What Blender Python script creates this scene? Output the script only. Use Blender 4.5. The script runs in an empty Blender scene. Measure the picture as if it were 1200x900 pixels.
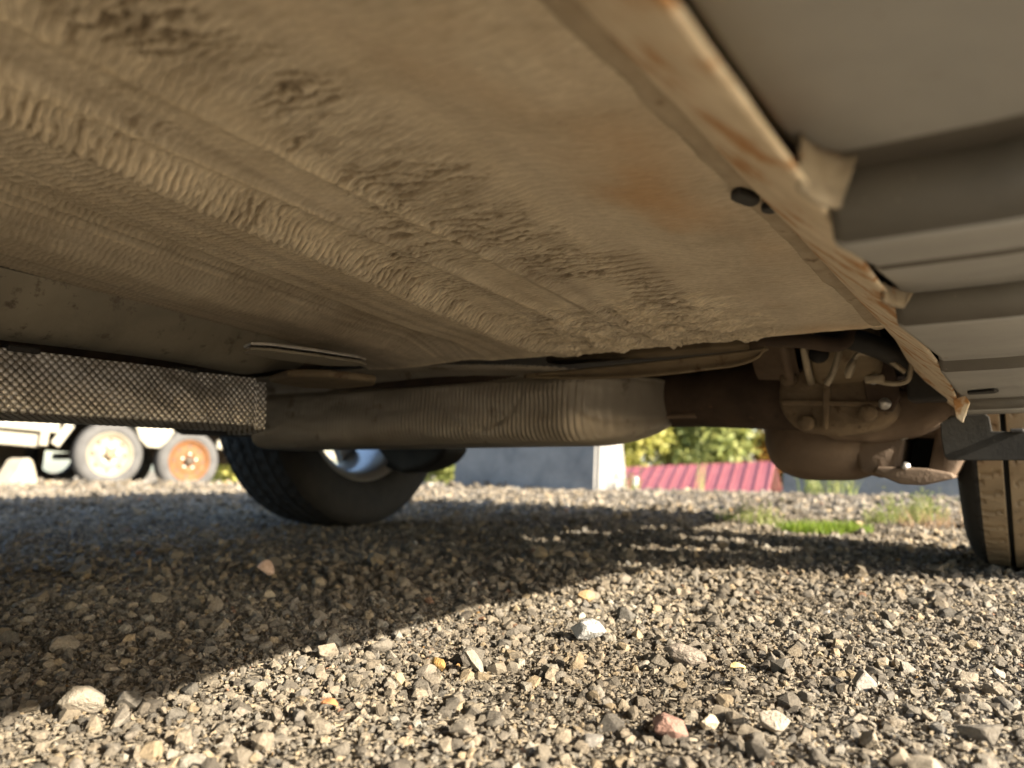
import bpy, bmesh, math, random
import numpy as np
from mathutils import Vector, Matrix

rng = np.random.default_rng(7)
random.seed(7)
R = math.radians
scene = bpy.context.scene
C = scene.collection

# ------------------------------------------------------------------ camera
CAM_Z = 0.16
cd = bpy.data.cameras.new('camera')
cam = bpy.data.objects.new('camera', cd); C.objects.link(cam)
cam.location = (0, 0, CAM_Z)
cam.rotation_euler = (R(90 + 6.03), 0, R(33))
cd.sensor_width = 36; cd.lens = 27
cd.clip_start = 0.01; cd.clip_end = 2000
cd.dof.use_dof = True; cd.dof.focus_distance = 0.62; cd.dof.aperture_fstop = 6.0
scene.camera = cam

# ------------------------------------------------------------------ sky, sun, exposure
SUN_EL, SUN_AZ = 23.6, 94.0            # azimuth measured clockwise from +Y (towards +X)
world = bpy.data.worlds.new('World'); scene.world = world; world.use_nodes = True
wn = world.node_tree.nodes; wl = world.node_tree.links
bg = wn['Background']
sky = wn.new('ShaderNodeTexSky'); sky.sky_type = 'NISHITA'; sky.sun_disc = False
sky.sun_elevation = R(SUN_EL); sky.sun_rotation = R(SUN_AZ)
sky.air_density = 1.0; sky.dust_density = 1.5; sky.ozone_density = 1.0
wl.new(sky.outputs[0], bg.inputs[0]); bg.inputs[1].default_value = 0.10
sl = bpy.data.lights.new('sun', 'SUN'); sl.energy = 4.6; sl.angle = R(0.53); sl.color = (1.0, 0.90, 0.75)
sun = bpy.data.objects.new('sun', sl); C.objects.link(sun)
sd = Vector((math.sin(R(SUN_AZ)) * math.cos(R(SUN_EL)), math.cos(R(SUN_AZ)) * math.cos(R(SUN_EL)), math.sin(R(SUN_EL))))
sun.rotation_euler = sd.to_track_quat('Z', 'Y').to_euler()
sun.location = sd * 30
scene.view_settings.view_transform = 'Standard'
scene.view_settings.look = 'None'
scene.view_settings.exposure = 2.3
scene.view_settings.gamma = 1.0
scene.view_settings.use_curve_mapping = False
scene.cycles.max_bounces = 9; scene.cycles.diffuse_bounces = 6
scene.cycles.use_denoising = True

# ------------------------------------------------------------------ helpers
def noise2(x, y, seed=0):
    """smooth value noise in [-1,1], vectorised"""
    xi = np.floor(x).astype(np.int64); yi = np.floor(y).astype(np.int64)
    xf = x - xi; yf = y - yi
    u = xf * xf * (3 - 2 * xf); v = yf * yf * (3 - 2 * yf)
    def h(a, b):
        n = (a * 374761393 + b * 668265263 + seed * 974711) & 0x7fffffff
        n = ((n ^ (n >> 13)) * 1274126177) & 0x7fffffff
        n = (n ^ (n >> 16)) & 0xffff
        return n / 32767.5 - 1
    return (h(xi, yi) * (1 - u) + h(xi + 1, yi) * u) * (1 - v) + (h(xi, yi + 1) * (1 - u) + h(xi + 1, yi + 1) * u) * v

def fbm(x, y, seed=0, o=3):
    s = 0; a = 1; t = 0
    for k in range(o):
        s = s + a * noise2(x * 2 ** k, y * 2 ** k, seed + k * 17); t += a; a *= .5
    return s / t

def sstep(a, b, x):
    t = np.clip((x - a) / (b - a), 0, 1); return t * t * (3 - 2 * t)

def obj(name, me, mat=None, parent=None, smooth=False):
    if mat is not None and not me.materials: me.materials.append(mat)
    o = bpy.data.objects.new(name, me); C.objects.link(o)
    if parent: o.parent = parent
    if smooth: me.shade_smooth()
    elif smooth is False: me.shade_flat()
    return o

def mesh(name, v, f, mat=None, parent=None, smooth=False):
    me = bpy.data.meshes.new(name); me.from_pydata([tuple(p) for p in v], [], [tuple(q) for q in f]); me.update()
    return obj(name, me, mat, parent, smooth)

def from_np(name, v, quads=None, tris=None):
    """fast mesh from numpy arrays"""
    me = bpy.data.meshes.new(name)
    me.vertices.add(len(v)); me.vertices.foreach_set('co', np.asarray(v, np.float32).ravel())
    f = quads if quads is not None else tris
    k = f.shape[1]
    me.loops.add(f.size); me.loops.foreach_set('vertex_index', f.astype(np.int32).ravel())
    me.polygons.add(len(f)); me.polygons.foreach_set('loop_start', np.arange(0, f.size, k, dtype=np.int32))
    me.update(calc_edges=True)
    return me

def grid(name, P, mat=None, parent=None, smooth=True, close_u=False):
    """P: (n,m,3) array of points -> quad surface"""
    n, m = P.shape[:2]
    idx = np.arange(n * m).reshape(n, m)
    if close_u: idx = np.vstack([idx, idx[:1]])
    q = np.stack([idx[:-1, :-1], idx[1:, :-1], idx[1:, 1:], idx[:-1, 1:]], -1).reshape(-1, 4)
    me = from_np(name, P.reshape(-1, 3), quads=q)
    return obj(name, me, mat, parent, smooth)

def fattr(o, name, arr):
    a = o.data.attributes.new(name, 'FLOAT', 'POINT'); a.data.foreach_set('value', np.asarray(arr, np.float32).ravel())

def box(name, c, s, mat, parent=None, bev=0.0, rot=None, seg=2):
    bm = bmesh.new(); bmesh.ops.create_cube(bm, size=1)
    bmesh.ops.scale(bm, vec=s, verts=bm.verts)
    if bev: bmesh.ops.bevel(bm, geom=bm.edges[:], offset=bev, segments=seg, affect='EDGES', profile=.5)
    if rot: bmesh.ops.rotate(bm, matrix=rot, verts=bm.verts)
    bmesh.ops.translate(bm, vec=c, verts=bm.verts)
    me = bpy.data.meshes.new(name); bm.to_mesh(me); bm.free()
    return obj(name, me, mat, parent, False)

def prism(name, pts, axis, a, b, mat, parent=None, bev=0.0, seg=2, smooth=False):
    """polygon (list of 2-D points) extruded along axis from a to b; order of the two remaining axes is kept"""
    bm = bmesh.new()
    def P(p, t):
        l = list(p); l.insert(axis, t); return l
    vs = [bm.verts.new(P(p, a)) for p in pts]
    f = bm.faces.new(vs)
    r = bmesh.ops.extrude_face_region(bm, geom=[f])
    d = [0, 0, 0]; d[axis] = b - a
    bmesh.ops.translate(bm, vec=d, verts=[g for g in r['geom'] if isinstance(g, bmesh.types.BMVert)])
    bmesh.ops.recalc_face_normals(bm, faces=bm.faces[:])
    if bev: bmesh.ops.bevel(bm, geom=bm.edges[:], offset=bev, segments=seg, affect='EDGES', profile=.5, clamp_overlap=True)
    me = bpy.data.meshes.new(name); bm.to_mesh(me); bm.free()
    return obj(name, me, mat, parent, smooth)

def tube(name, path, r, mat, parent=None, n=10, cap=True):
    path = [Vector(p) for p in path]; V = []; F = []
    rr = r if isinstance(r, (list, tuple)) else [r] * len(path)
    prev = None
    for i, p in enumerate(path):
        t = (path[min(i + 1, len(path) - 1)] - path[max(i - 1, 0)]).normalized()
        if prev is None:
            u = t.orthogonal().normalized()
        else:
            u = (prev - t * prev.dot(t)).normalized()
        prev = u; w = t.cross(u)
        for k in range(n):
            a = 2 * math.pi * k / n
            V.append(p + (u * math.cos(a) + w * math.sin(a)) * rr[i])
    for i in range(len(path) - 1):
        for k in range(n):
            F.append((i * n + k, i * n + (k + 1) % n, (i + 1) * n + (k + 1) % n, (i + 1) * n + k))
    if cap:
        F.append(tuple(range(n))[::-1]); F.append(tuple((len(path) - 1) * n + k for k in range(n)))
    return mesh(name, V, F, mat, parent, True)

def smooth_path(pts, sub=6):
    out = []
    P = [Vector(p) for p in pts]
    for i in range(len(P) - 1):
        p0 = P[max(i - 1, 0)]; p1 = P[i]; p2 = P[i + 1]; p3 = P[min(i + 2, len(P) - 1)]
        for k in range(sub):
            t = k / sub
            out.append(.5 * ((2 * p1) + (p2 - p0) * t + (2 * p0 - 5 * p1 + 4 * p2 - p3) * t * t + (3 * p1 - p0 - 3 * p2 + p3) * t ** 3))
    out.append(P[-1]); return out

def lathe_x(name, prof, n, mat, parent=None, smooth=True, center=(0, 0, 0), closed=False):
    """profile list of (x, r) revolved about the X axis"""
    pr = np.array(prof, float)
    if closed: pr = np.vstack([pr, pr[:1]])
    a = np.linspace(0, 2 * math.pi, n, endpoint=False)
    P = np.zeros((n, len(pr), 3))
    P[..., 0] = pr[None, :, 0] + center[0]
    P[..., 1] = pr[None, :, 1] * np.cos(a)[:, None] + center[1]
    P[..., 2] = pr[None, :, 1] * np.sin(a)[:, None] + center[2]
    return grid(name, P, mat, parent, smooth, close_u=True)

def empty(name, loc=(0, 0, 0), rot=(0, 0, 0)):
    o = bpy.data.objects.new(name, None); C.objects.link(o); o.location = loc; o.rotation_euler = rot
    o.empty_display_size = .1
    return o

def tag(o, label=None, cat=None, group=None, kind=None):
    if label: o['label'] = label
    if cat: o['category'] = cat
    if group: o['group'] = group
    if kind: o['kind'] = kind
    return o

def copy_tree(o, parent=None):
    c = o.copy(); C.objects.link(c); c.parent = parent
    for ch in list(o.children): copy_tree(ch, c)
    return c

# ------------------------------------------------------------------ materials
def new_mat(name):
    m = bpy.data.materials.new(name); m.use_nodes = True
    nt = m.node_tree
    return m, nt, nt.nodes['Principled BSDF']

def N(nt, t, **kw):
    n = nt.nodes.new(t)
    for k, v in kw.items():
        if k.startswith('i_'):
            key = k[2:]
            n.inputs[int(key) if key.isdigit() else key.replace('_', ' ')].default_value = v
        else: setattr(n, k, v)
    return n

def ramp(nt, fac, stops):
    r = N(nt, 'ShaderNodeValToRGB'); e = r.color_ramp.elements
    while len(e) < len(stops): e.new(.5)
    for q, (p, c) in zip(e, stops):
        q.position = p; q.color = (*c, 1) if len(c) == 3 else c
    nt.links.new(fac, r.inputs[0]); return r.outputs[0]

def mixc(nt, fac, a, b):
    m = N(nt, 'ShaderNodeMix', data_type='RGBA')
    if isinstance(fac, (int, float)): m.inputs[0].default_value = fac
    else: nt.links.new(fac, m.inputs[0])
    for i, s in ((6, a), (7, b)):
        if isinstance(s, tuple): m.inputs[i].default_value = (*s, 1)
        else: nt.links.new(s, m.inputs[i])
    return m.outputs[2]

def noisetex(nt, scale, detail=4, rough=.55, vec=None, dist=0.0):
    n = N(nt, 'ShaderNodeTexNoise'); n.inputs['Scale'].default_value = scale
    n.inputs['Detail'].default_value = detail; n.inputs['Roughness'].default_value = rough
    n.inputs['Distortion'].default_value = dist
    if vec is not None: nt.links.new(vec, n.inputs['Vector'])
    return n.outputs['Fac']

def bump(nt, h, strength, dist, normal=None):
    b = N(nt, 'ShaderNodeBump'); b.inputs['Strength'].default_value = strength; b.inputs['Distance'].default_value = dist
    nt.links.new(h, b.inputs['Height'])
    if normal is not None: nt.links.new(normal, b.inputs['Normal'])
    return b.outputs['Normal']

def coords(nt, scale=(1, 1, 1), rot=(0, 0, 0)):
    tc = N(nt, 'ShaderNodeTexCoord'); mp = N(nt, 'ShaderNodeMapping')
    mp.inputs['Scale'].default_value = scale; mp.inputs['Rotation'].default_value = rot
    nt.links.new(tc.outputs['Object'], mp.inputs['Vector']); return mp.outputs['Vector']

def worn(name, ca, cb, scale=20, rough=.8, metal=0.0, spots=None, spot_scale=60, spot_lo=.6, bstr=.3, bdist=.002, bscale=150, spec=.3):
    """two-tone noisy surface with optional spots (rust, dust) and fine relief"""
    m, nt, p = new_mat(name)
    v = coords(nt)
    c = ramp(nt, noisetex(nt, scale, 6, .6, v, .4), [(.3, ca), (.7, cb)])
    if spots:
        f = ramp(nt, noisetex(nt, spot_scale, 5, .65, v), [(spot_lo, (0, 0, 0)), (min(.99, spot_lo + .1), (1, 1, 1))])
        c = mixc(nt, f, c, spots)
    nt.links.new(c, p.inputs['Base Color'])
    p.inputs['Roughness'].default_value = rough; p.inputs['Metallic'].default_value = metal
    p.inputs['Specular IOR Level'].default_value = spec
    if bstr: nt.links.new(bump(nt, noisetex(nt, bscale, 4, .6, v), bstr, bdist), p.inputs['Normal'])
    return m

M = {}
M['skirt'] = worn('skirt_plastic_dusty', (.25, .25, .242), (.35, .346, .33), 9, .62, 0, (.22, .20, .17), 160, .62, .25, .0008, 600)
M['skirtdark'] = worn('skirt_plastic_shaded', (.085, .078, .068), (.13, .12, .105), 14, .55, 0, (.24, .22, .18), 240, .66, .25, .0008, 600)  # darker copy of the skirt plastic: shade painted on step faces and groove
M['flange'] = worn('flange_dusty_paint', (.50, .41, .29), (.70, .60, .46), 60, .85, 0, (.40, .21, .085), 34, .505, .5, .003, 140)
M['sealer'] = worn('seam_sealer', (.30, .245, .175), (.42, .35, .26), 40, .85, 0, (.2, .15, .1), 40, .6, .5, .003, 120)
M['tunnel'] = worn('tunnel_painted_steel', (.20, .18, .14), (.29, .26, .20), 14, .6, 0, (.13, .105, .08), 55, .58, .3, .002, 90)
M['alu'] = worn('dimpled_aluminium', (.42, .42, .42), (.60, .60, .60), 25, .38, .6, (.24, .21, .18), 9, .58, .2, .0006, 400)
_nt = M['alu'].node_tree; _p = _nt.nodes['Principled BSDF']; _src = _p.inputs['Base Color'].links[0].from_socket
_b = N(_nt, 'ShaderNodeAttribute', attribute_name='dimple_lit')
_nt.links.new(mixc(_nt, _b.outputs['Fac'], (.15, .14, .125), _src), _p.inputs['Base Color'])      # grime between the dimples, also painted shade so the dimples look lit
M['shield'] = worn('ribbed_dusty_aluminium', (.30, .265, .215), (.44, .40, .335), 9, .5, .35, (.19, .16, .125), 22, .60, .2, .001, 300)
M['rustdark'] = worn('dark_rusty_steel', (.035, .024, .017), (.075, .05, .034), 18, .75, 0, (.14, .075, .04), 40, .66, .4, .003, 120)
M['rust'] = worn('brown_rusty_steel', (.088, .061, .043), (.155, .112, .078), 14, .75, 0, (.16, .10, .06), 30, .62, .4, .003, 120)
M['rustdust'] = worn('dusty_rusty_steel', (.14, .105, .066), (.23, .18, .115), 16, .8, 0, (.10, .065, .04), 36, .6, .4, .003, 120)
M['rustmid'] = worn('brown_dusty_casting', (.10, .072, .046), (.18, .135, .088), 22, .8, 0, (.07, .045, .028), 45, .58, .5, .004, 140)
M['black'] = worn('black_rubber_plastic', (.012, .012, .012), (.03, .028, .026), 20, .6, 0, None, 1, .6, .3, .001, 200)
M['flap'] = worn('grey_liner_plastic', (.022, .021, .019), (.04, .038, .034), 16, .7, 0, (.07, .064, .054), 90, .64, .3, .001, 300)
M['flap'].node_tree.nodes['Principled BSDF'].inputs['Specular IOR Level'].default_value = .08
M['line'] = worn('pale_brake_line', (.26, .22, .16), (.42, .36, .27), 60, .45, .3, None, 1, .6, .2, .001, 300)
M['bolt'] = worn('zinc_bolt', (.45, .44, .42), (.6, .58, .55), 60, .35, .7, None, 1, .6, .1, .0005, 300)
M['tyre'] = worn('tyre_rubber', (.014, .014, .014), (.026, .025, .024), 30, .8, 0, (.045, .04, .034), 50, .66, .3, .001, 300)
M['tread'] = worn('dusty_tread_rubber', (.22, .165, .105), (.31, .24, .155), 26, .9, 0, (.17, .125, .08), 70, .6, .4, .0015, 260)
M['rim'] = worn('silver_alloy', (.45, .44, .42), (.58, .57, .55), 12, .35, .8, (.25, .2, .14), 30, .64, .1, .0005, 300)
M['body'] = worn('grey_car_paint', (.055, .06, .065), (.07, .075, .08), 4, .3, .3, None, 1, .6, 0, 0, 100)
M['under'] = worn('underbody_coating', (.06, .048, .036), (.11, .09, .065), 10, .85, 0, None, 1, .6, .5, .004, 80)
M['trailer'] = worn('cream_trailer_paint', (.20, .18, .135), (.26, .24, .19), 4, .5, 0, (.15, .10, .06), 9, .68, .1, .002, 60)
M['trailtyre'] = worn('weathered_grey_tyre', (.06, .058, .055), (.09, .087, .082), 10, .85, 0, None, 1, .6, .3, .002, 120)
M['rimwhite'] = worn('cream_steel_rim', (.17, .15, .105), (.23, .205, .155), 12, .6, 0, (.10, .06, .03), 16, .62, .1, .002, 60)
M['rimrust'] = worn('orange_rusty_rim', (.12, .052, .018), (.17, .078, .03), 14, .75, 0, (.22, .15, .09), 22, .6, .2, .002, 80)
M['trunder'] = worn('trailer_underside', (.05, .04, .03), (.09, .07, .05), 8, .8)
M['concrete'] = worn('weathered_concrete', (.15, .147, .14), (.26, .247, .225), 5, .9, 0, (.20, .195, .185), 12, .6, .6, .01, 40)
M['redroof'] = worn('red_metal_roof', (.19, .055, .062), (.25, .085, .09), 1.5, .45, 0, None, 1, .6, 0, 0, 100)
M['wallwhite'] = worn('pale_boards', (.45, .40, .32), (.55, .5, .42), 2, .8)
M['bark'] = worn('bark', (.10, .08, .06), (.2, .17, .13), 8, .9, 0, None, 1, .6, .6, .02, 20)
M['glass'], _nt, _p = new_mat('car_glass')
_p.inputs['Base Color'].default_value = (.02, .025, .025, 1); _p.inputs['Roughness'].default_value = .05
_p.inputs['Transmission Weight'].default_value = .6
M['lampred'] = worn('red_lamp', (.25, .01, .01), (.3, .02, .02), 5, .15)
M['lampclear'] = worn('clear_lamp', (.5, .5, .5), (.6, .6, .6), 5, .1)
M['stake'] = worn('white_stake', (.7, .68, .62), (.8, .78, .72), 10, .7)

def leaf_mat(name, cols):
    m, nt, p = new_mat(name)
    g = N(nt, 'ShaderNodeNewGeometry')
    c = ramp(nt, g.outputs['Random Per Island'], [((i + .0) / max(1, len(cols) - 1), k) for i, k in enumerate(cols)])
    nt.links.new(c, p.inputs['Base Color']); p.inputs['Roughness'].default_value = .6
    tr = N(nt, 'ShaderNodeBsdfTranslucent'); nt.links.new(c, tr.inputs[0])
    mx = N(nt, 'ShaderNodeMixShader'); mx.inputs[0].default_value = .4
    nt.links.new(p.outputs[0], mx.inputs[1]); nt.links.new(tr.outputs[0], mx.inputs[2])
    nt.links.new(mx.outputs[0], nt.nodes['Material Output'].inputs[0])
    return m
M['leafy'] = leaf_mat('yellow_green_leaves', [(.24, .25, .05), (.36, .35, .08), (.46, .42, .12), (.28, .28, .06)])
M['leafg'] = leaf_mat('green_leaves', [(.15, .18, .05), (.22, .25, .07), (.3, .3, .09), (.17, .2, .05)])
M['leafo'] = leaf_mat('orange_leaves', [(.30, .12, .02), (.36, .20, .03), (.24, .18, .03), (.34, .1, .02)])
M['grass'] = leaf_mat('bright_grass', [(.11, .20, .015), (.18, .27, .02), (.24, .30, .04), (.13, .22, .02)])
M['weed'] = leaf_mat('pale_weed', [(.16, .22, .05), (.24, .28, .07), (.30, .30, .10), (.2, .24, .06)])
M['drystem'] = leaf_mat('dry_stems', [(.30, .19, .10), (.38, .25, .14), (.26, .16, .09), (.42, .30, .18)])

# gravel material: colour per stone comes from a vertex attribute, mineral speckle from noise
def gravel_mat(name, per_object=False):
    m, nt, p = new_mat(name)
    if per_object:
        oi = N(nt, 'ShaderNodeObjectInfo')
        col = ramp(nt, oi.outputs['Random'], [(0, (.10, .088, .07)), (.35, (.165, .144, .115)), (.6, (.22, .193, .155)), (.8, (.17, .146, .115)), (.93, (.25, .21, .155)), (1, (.27, .25, .22))])
    else:
        at = N(nt, 'ShaderNodeAttribute', attribute_name='col'); col = at.outputs['Color']
    g = N(nt, 'ShaderNodeNewGeometry')
    sp = noisetex(nt, 450, 5, .7, g.outputs['Position'])
    k = ramp(nt, sp, [(.32, (.62, .60, .57)), (.55, (1, 1, 1)), (.75, (1.25, 1.22, 1.15))])
    mm = N(nt, 'ShaderNodeMix', data_type='RGBA', blend_type='MULTIPLY'); mm.inputs[0].default_value = 1
    nt.links.new(col, mm.inputs[6]); nt.links.new(k, mm.inputs[7])
    nt.links.new(mm.outputs[2], p.inputs['Base Color'])
    p.inputs['Roughness'].default_value = .85; p.inputs['Specular IOR Level'].default_value = .3
    nt.links.new(bump(nt, noisetex(nt, 330, 6, .75, g.outputs['Position']), .9, .0032), p.inputs['Normal'])
    return m
M['gravel'] = gravel_mat('gravel_stone')
M['gstone'] = gravel_mat('gravel_stone_single', True)

# ------------------------------------------------------------------ ground
def terrain(x, y):
    x = np.asarray(x, float); y = np.asarray(y, float)
    edge = 4.9 + .35 * noise2(x * .5, y * 0 + 3.3, 5)
    drop = -np.where(y > edge, np.minimum(4.0, .22 * (y - edge) + .05 * np.clip(y - edge, 0, 1) ** 2), 0)
    keep = (1 - sstep(-9.5, -5.0, x)) * (1 - sstep(6.5, 11, y))
    drop = drop * (1 - keep) - .10 * sstep(3.9, 4.8, y) * (1 - sstep(-6.3, -5.0, x))
    near = .006 * fbm(x * 2.2, y * 2.2, 3) + .025 * fbm(x * .6, y * .6, 9) * sstep(1.8, 4, np.hypot(x, y))
    return drop + near - .004

def ground_mat():
    m, nt, p = new_mat('gravelly_dirt')
    g = N(nt, 'ShaderNodeNewGeometry'); pos = g.outputs['Position']
    vo = N(nt, 'ShaderNodeTexVoronoi'); vo.inputs['Scale'].default_value = 95; nt.links.new(pos, vo.inputs['Vector'])
    vo2 = N(nt, 'ShaderNodeTexVoronoi'); vo2.inputs['Scale'].default_value = 260; nt.links.new(pos, vo2.inputs['Vector'])
    sep = N(nt, 'ShaderNodeSeparateColor'); nt.links.new(vo.outputs['Color'], sep.inputs[0])
    c1 = ramp(nt, sep.outputs[0], [(0, (.13, .112, .088)), (.4, (.215, .19, .15)), (.75, (.28, .245, .195)), (1, (.34, .285, .205))])
    c2 = ramp(nt, noisetex(nt, 3.0, 5, .6, pos), [(.35, (.70, .68, .64)), (.7, (1.1, 1.06, .98))])
    mm = N(nt, 'ShaderNodeMix', data_type='RGBA', blend_type='MULTIPLY'); mm.inputs[0].default_value = 1
    nt.links.new(c1, mm.inputs[6]); nt.links.new(c2, mm.inputs[7]); nt.links.new(mm.outputs[2], p.inputs['Base Color'])
    n1 = bump(nt, vo2.outputs['Distance'], .8, .003); 
    mth = N(nt, 'ShaderNodeMath', operation='MULTIPLY'); mth.inputs[1].default_value = -1
    nt.links.new(vo.outputs['Distance'], mth.inputs[0])
    nt.links.new(bump(nt, mth.outputs[0], 1.0, .012, n1), p.inputs['Normal'])
    p.inputs['Roughness'].default_value = .95; p.inputs['Specular IOR Level'].default_value = .2
    return m

uu = np.linspace(-1, 1, 261); gx = np.sinh(uu * 7.6) / np.sinh(7.6) * 500
XX, YY = np.meshgrid(gx - .6, gx + 1.2, indexing='ij')
ground = grid('ground', np.stack([XX, YY, terrain(XX, YY)], -1), ground_mat())
tag(ground, kind='structure')

# ---- gravel
def rock_proto(npts, seed):
    r = np.random.default_rng(seed)
    v = r.normal(size=(npts, 3)); v /= np.linalg.norm(v, axis=1)[:, None]
    v *= (.82 + .25 * r.random((npts, 1)))
    v *= np.array([1, .6 + .35 * r.random(), .45 + .4 * r.random()])
    bm = bmesh.new()
    for p in v: bm.verts.new(p)
    bmesh.ops.convex_hull(bm, input=bm.verts[:])
    bmesh.ops.triangulate(bm, faces=bm.faces[:])
    loose = [q for q in bm.verts if not q.link_faces]
    bmesh.ops.delete(bm, geom=loose, context='VERTS')
    bm.verts.index_update()
    V = np.array([q.co[:] for q in bm.verts]); F = np.array([[q.index for q in f.verts] for f in bm.faces]); bm.free()
    return V, F

PAL = .62 * np.array([(.30, .27, .225), (.24, .22, .19), (.36, .32, .26), (.16, .145, .125), (.42, .35, .25), (.38, .365, .33), (.33, .29, .235), (.20, .19, .175), (.46, .28, .11), (.36, .22, .15), (.44, .425, .39)])
PW = np.array([.20, .17, .13, .13, .08, .05, .11, .11, .0008, .004, .003]); PW /= PW.sum()

def rand_rot(n, tilt):
    """random yaw with a limited tilt so that stones lie flat-ish"""
    a = rng.random(n) * 2 * np.pi; b = rng.normal(size=n) * tilt; c = rng.normal(size=n) * tilt
    ca, sa, cb, sb, cc, sc = np.cos(a), np.sin(a), np.cos(b), np.sin(b), np.cos(c), np.sin(c)
    Rz = np.zeros((n, 3, 3)); Rz[:, 0, 0] = ca; Rz[:, 0, 1] = -sa; Rz[:, 1, 0] = sa; Rz[:, 1, 1] = ca; Rz[:, 2, 2] = 1
    Rx = np.zeros((n, 3, 3)); Rx[:, 0, 0] = 1; Rx[:, 1, 1] = cb; Rx[:, 1, 2] = -sb; Rx[:, 2, 1] = sb; Rx[:, 2, 2] = cb
    Ry = np.zeros((n, 3, 3)); Ry[:, 1, 1] = 1; Ry[:, 0, 0] = cc; Ry[:, 0, 2] = sc; Ry[:, 2, 0] = -sc; Ry[:, 2, 2] = cc
    return Rz @ Rx @ Ry

fw = np.array([-math.sin(R(33)), math.cos(R(33))]); rt = np.array([math.cos(R(33)), math.sin(R(33))])
def scatter(n, d0, d1, half):
    """points on the ground between two distances in front of the place, in a wedge"""
    d = np.sqrt(rng.random(n) * (d1 * d1 - d0 * d0) + d0 * d0); t = (rng.random(n) * 2 - 1) * half
    s = d * t
    return np.outer(d, fw) + np.outer(s, rt)

def gravel_layer(xy, size, protos, tilt=.5, sink=.25):
    n = len(xy); Rm = rand_rot(n, tilt)
    z = terrain(xy[:, 0], xy[:, 1]) + size * (.35 - sink + .25 * rng.random(n))
    col = PAL[rng.choice(len(PAL), n, p=PW)] * (.70 + .5 * rng.random((n, 1))) * np.array([1.04, .98, .88])
    patch = fbm(xy[:, 0] * 5, xy[:, 1] * 5, 77)[:, None]              # damp, darker brown patches of stone
    col = col * (1 + np.clip(patch, -.6, .6) * np.array([.50, .55, .62]))
    which = rng.integers(0, len(protos), n)
    Vs, Fs, Cs = [], [], []; off = 0
    for k, (V, F) in enumerate(protos):
        s = np.where(which == k)[0]
        if not len(s): continue
        P = np.einsum('nij,vj->nvi', Rm[s], V) * size[s][:, None, None] * .5
        P[..., 0] += xy[s, 0][:, None]; P[..., 1] += xy[s, 1][:, None]; P[..., 2] += z[s][:, None]
        nv = len(V)
        Vs.append(P.reshape(-1, 3)); Fs.append((F[None] + (np.arange(len(s)) * nv)[:, None, None] + off).reshape(-1, 3))
        Cs.append(np.repeat(col[s], nv, 0)); off += len(s) * nv
    return np.vstack(Vs), np.vstack(Fs), np.vstack(Cs)

PH = [rock_proto(20, 100 + i) for i in range(14)]
PM = [rock_proto(11, 200 + i) for i in range(12)]
PL = [rock_proto(8, 300 + i) for i in range(10)]
parts = []
def lay(n, d0, d1, half, smean, ssig, smin, smax, protos, tilt=.5, sink=.25):
    xy = scatter(n, d0, d1, half)
    sz = np.clip(np.exp(rng.normal(math.log(smean), ssig, n)), smin, smax)
    parts.append(gravel_layer(xy, sz, protos, tilt, sink))
lay(17000, .28, 1.15, .90, .0064, .44, .0028, .018, PH, .55, .38)          # near
lay(38000, .30, 1.00, .78, .0034, .28, .0018, .006, PL, .6, .05)
lay(420, .30, 1.15, .95, .015, .24, .011, .026, PH, .35, .28)
lay(35000, 1.1, 2.6, .82, .0090, .40, .004, .022, PM, .5, .32)
lay(600, 1.1, 3.0, .95, .026, .25, .016, .045, PM, .35, .3)
lay(27000, 2.5, 5.6, .88, .020, .38, .009, .05, PL)
lay(6000, 5.0, 9.5, .9, .045, .4, .02, .10, PL)
off = 0; V_, F_, C_ = [], [], []
for v, f, c in parts:
    V_.append(v); F_.append(f + off); C_.append(c); off += len(v)
me = from_np('gravel', np.vstack(V_), tris=np.vstack(F_))
ca = me.attributes.new('col', 'FLOAT_COLOR', 'POINT'); cc = np.vstack(C_)
ca.data.foreach_set('color', np.hstack([cc, np.ones((len(cc), 1))]).astype(np.float32).ravel())
gravel = obj('gravel', me, M['gravel'], None, False)
tag(gravel, 'grey and tan crushed gravel covering the whole yard', 'gravel', kind='stuff')

# ---- the larger single stones in the gravel: parts of the ground, sharing a few meshes
def stone_mesh(name, seed, npts=26, sub=1):
    V, F = rock_proto(npts, seed)
    bm = bmesh.new(); vs = [bm.verts.new(p) for p in V]
    for f in F: bm.faces.new([vs[i] for i in f])
    bmesh.ops.bevel(bm, geom=bm.edges[:], offset=.09, segments=1, affect='EDGES', clamp_overlap=True)
    me = bpy.data.meshes.new(name); bm.to_mesh(me); bm.free()
    return me
SM = [stone_mesh('stone', 500 + i, 17) for i in range(12)]
for m_ in SM: m_.materials.append(M['gstone'])
placed = []
k = 0
while k < 300:
    xy = scatter(1, .36, 1.25, .70)[0]
    s = float(np.clip(math.exp(random.gauss(math.log(.0140), .30)), .0095, .030))
    if any((xy[0] - q[0]) ** 2 + (xy[1] - q[1]) ** 2 < (.5 * (s + q[2])) ** 2 for q in placed): continue
    placed.append((xy[0], xy[1], s))
    o = bpy.data.objects.new('stone', SM[k % len(SM)]); C.objects.link(o); o.parent = ground
    o.location = (xy[0], xy[1], float(terrain(xy[0], xy[1])) + s * .20)
    o.rotation_euler = (random.gauss(0, .35), random.gauss(0, .35), random.random() * 6.28)
    o.scale = (s * .5,) * 3
    k += 1

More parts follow.
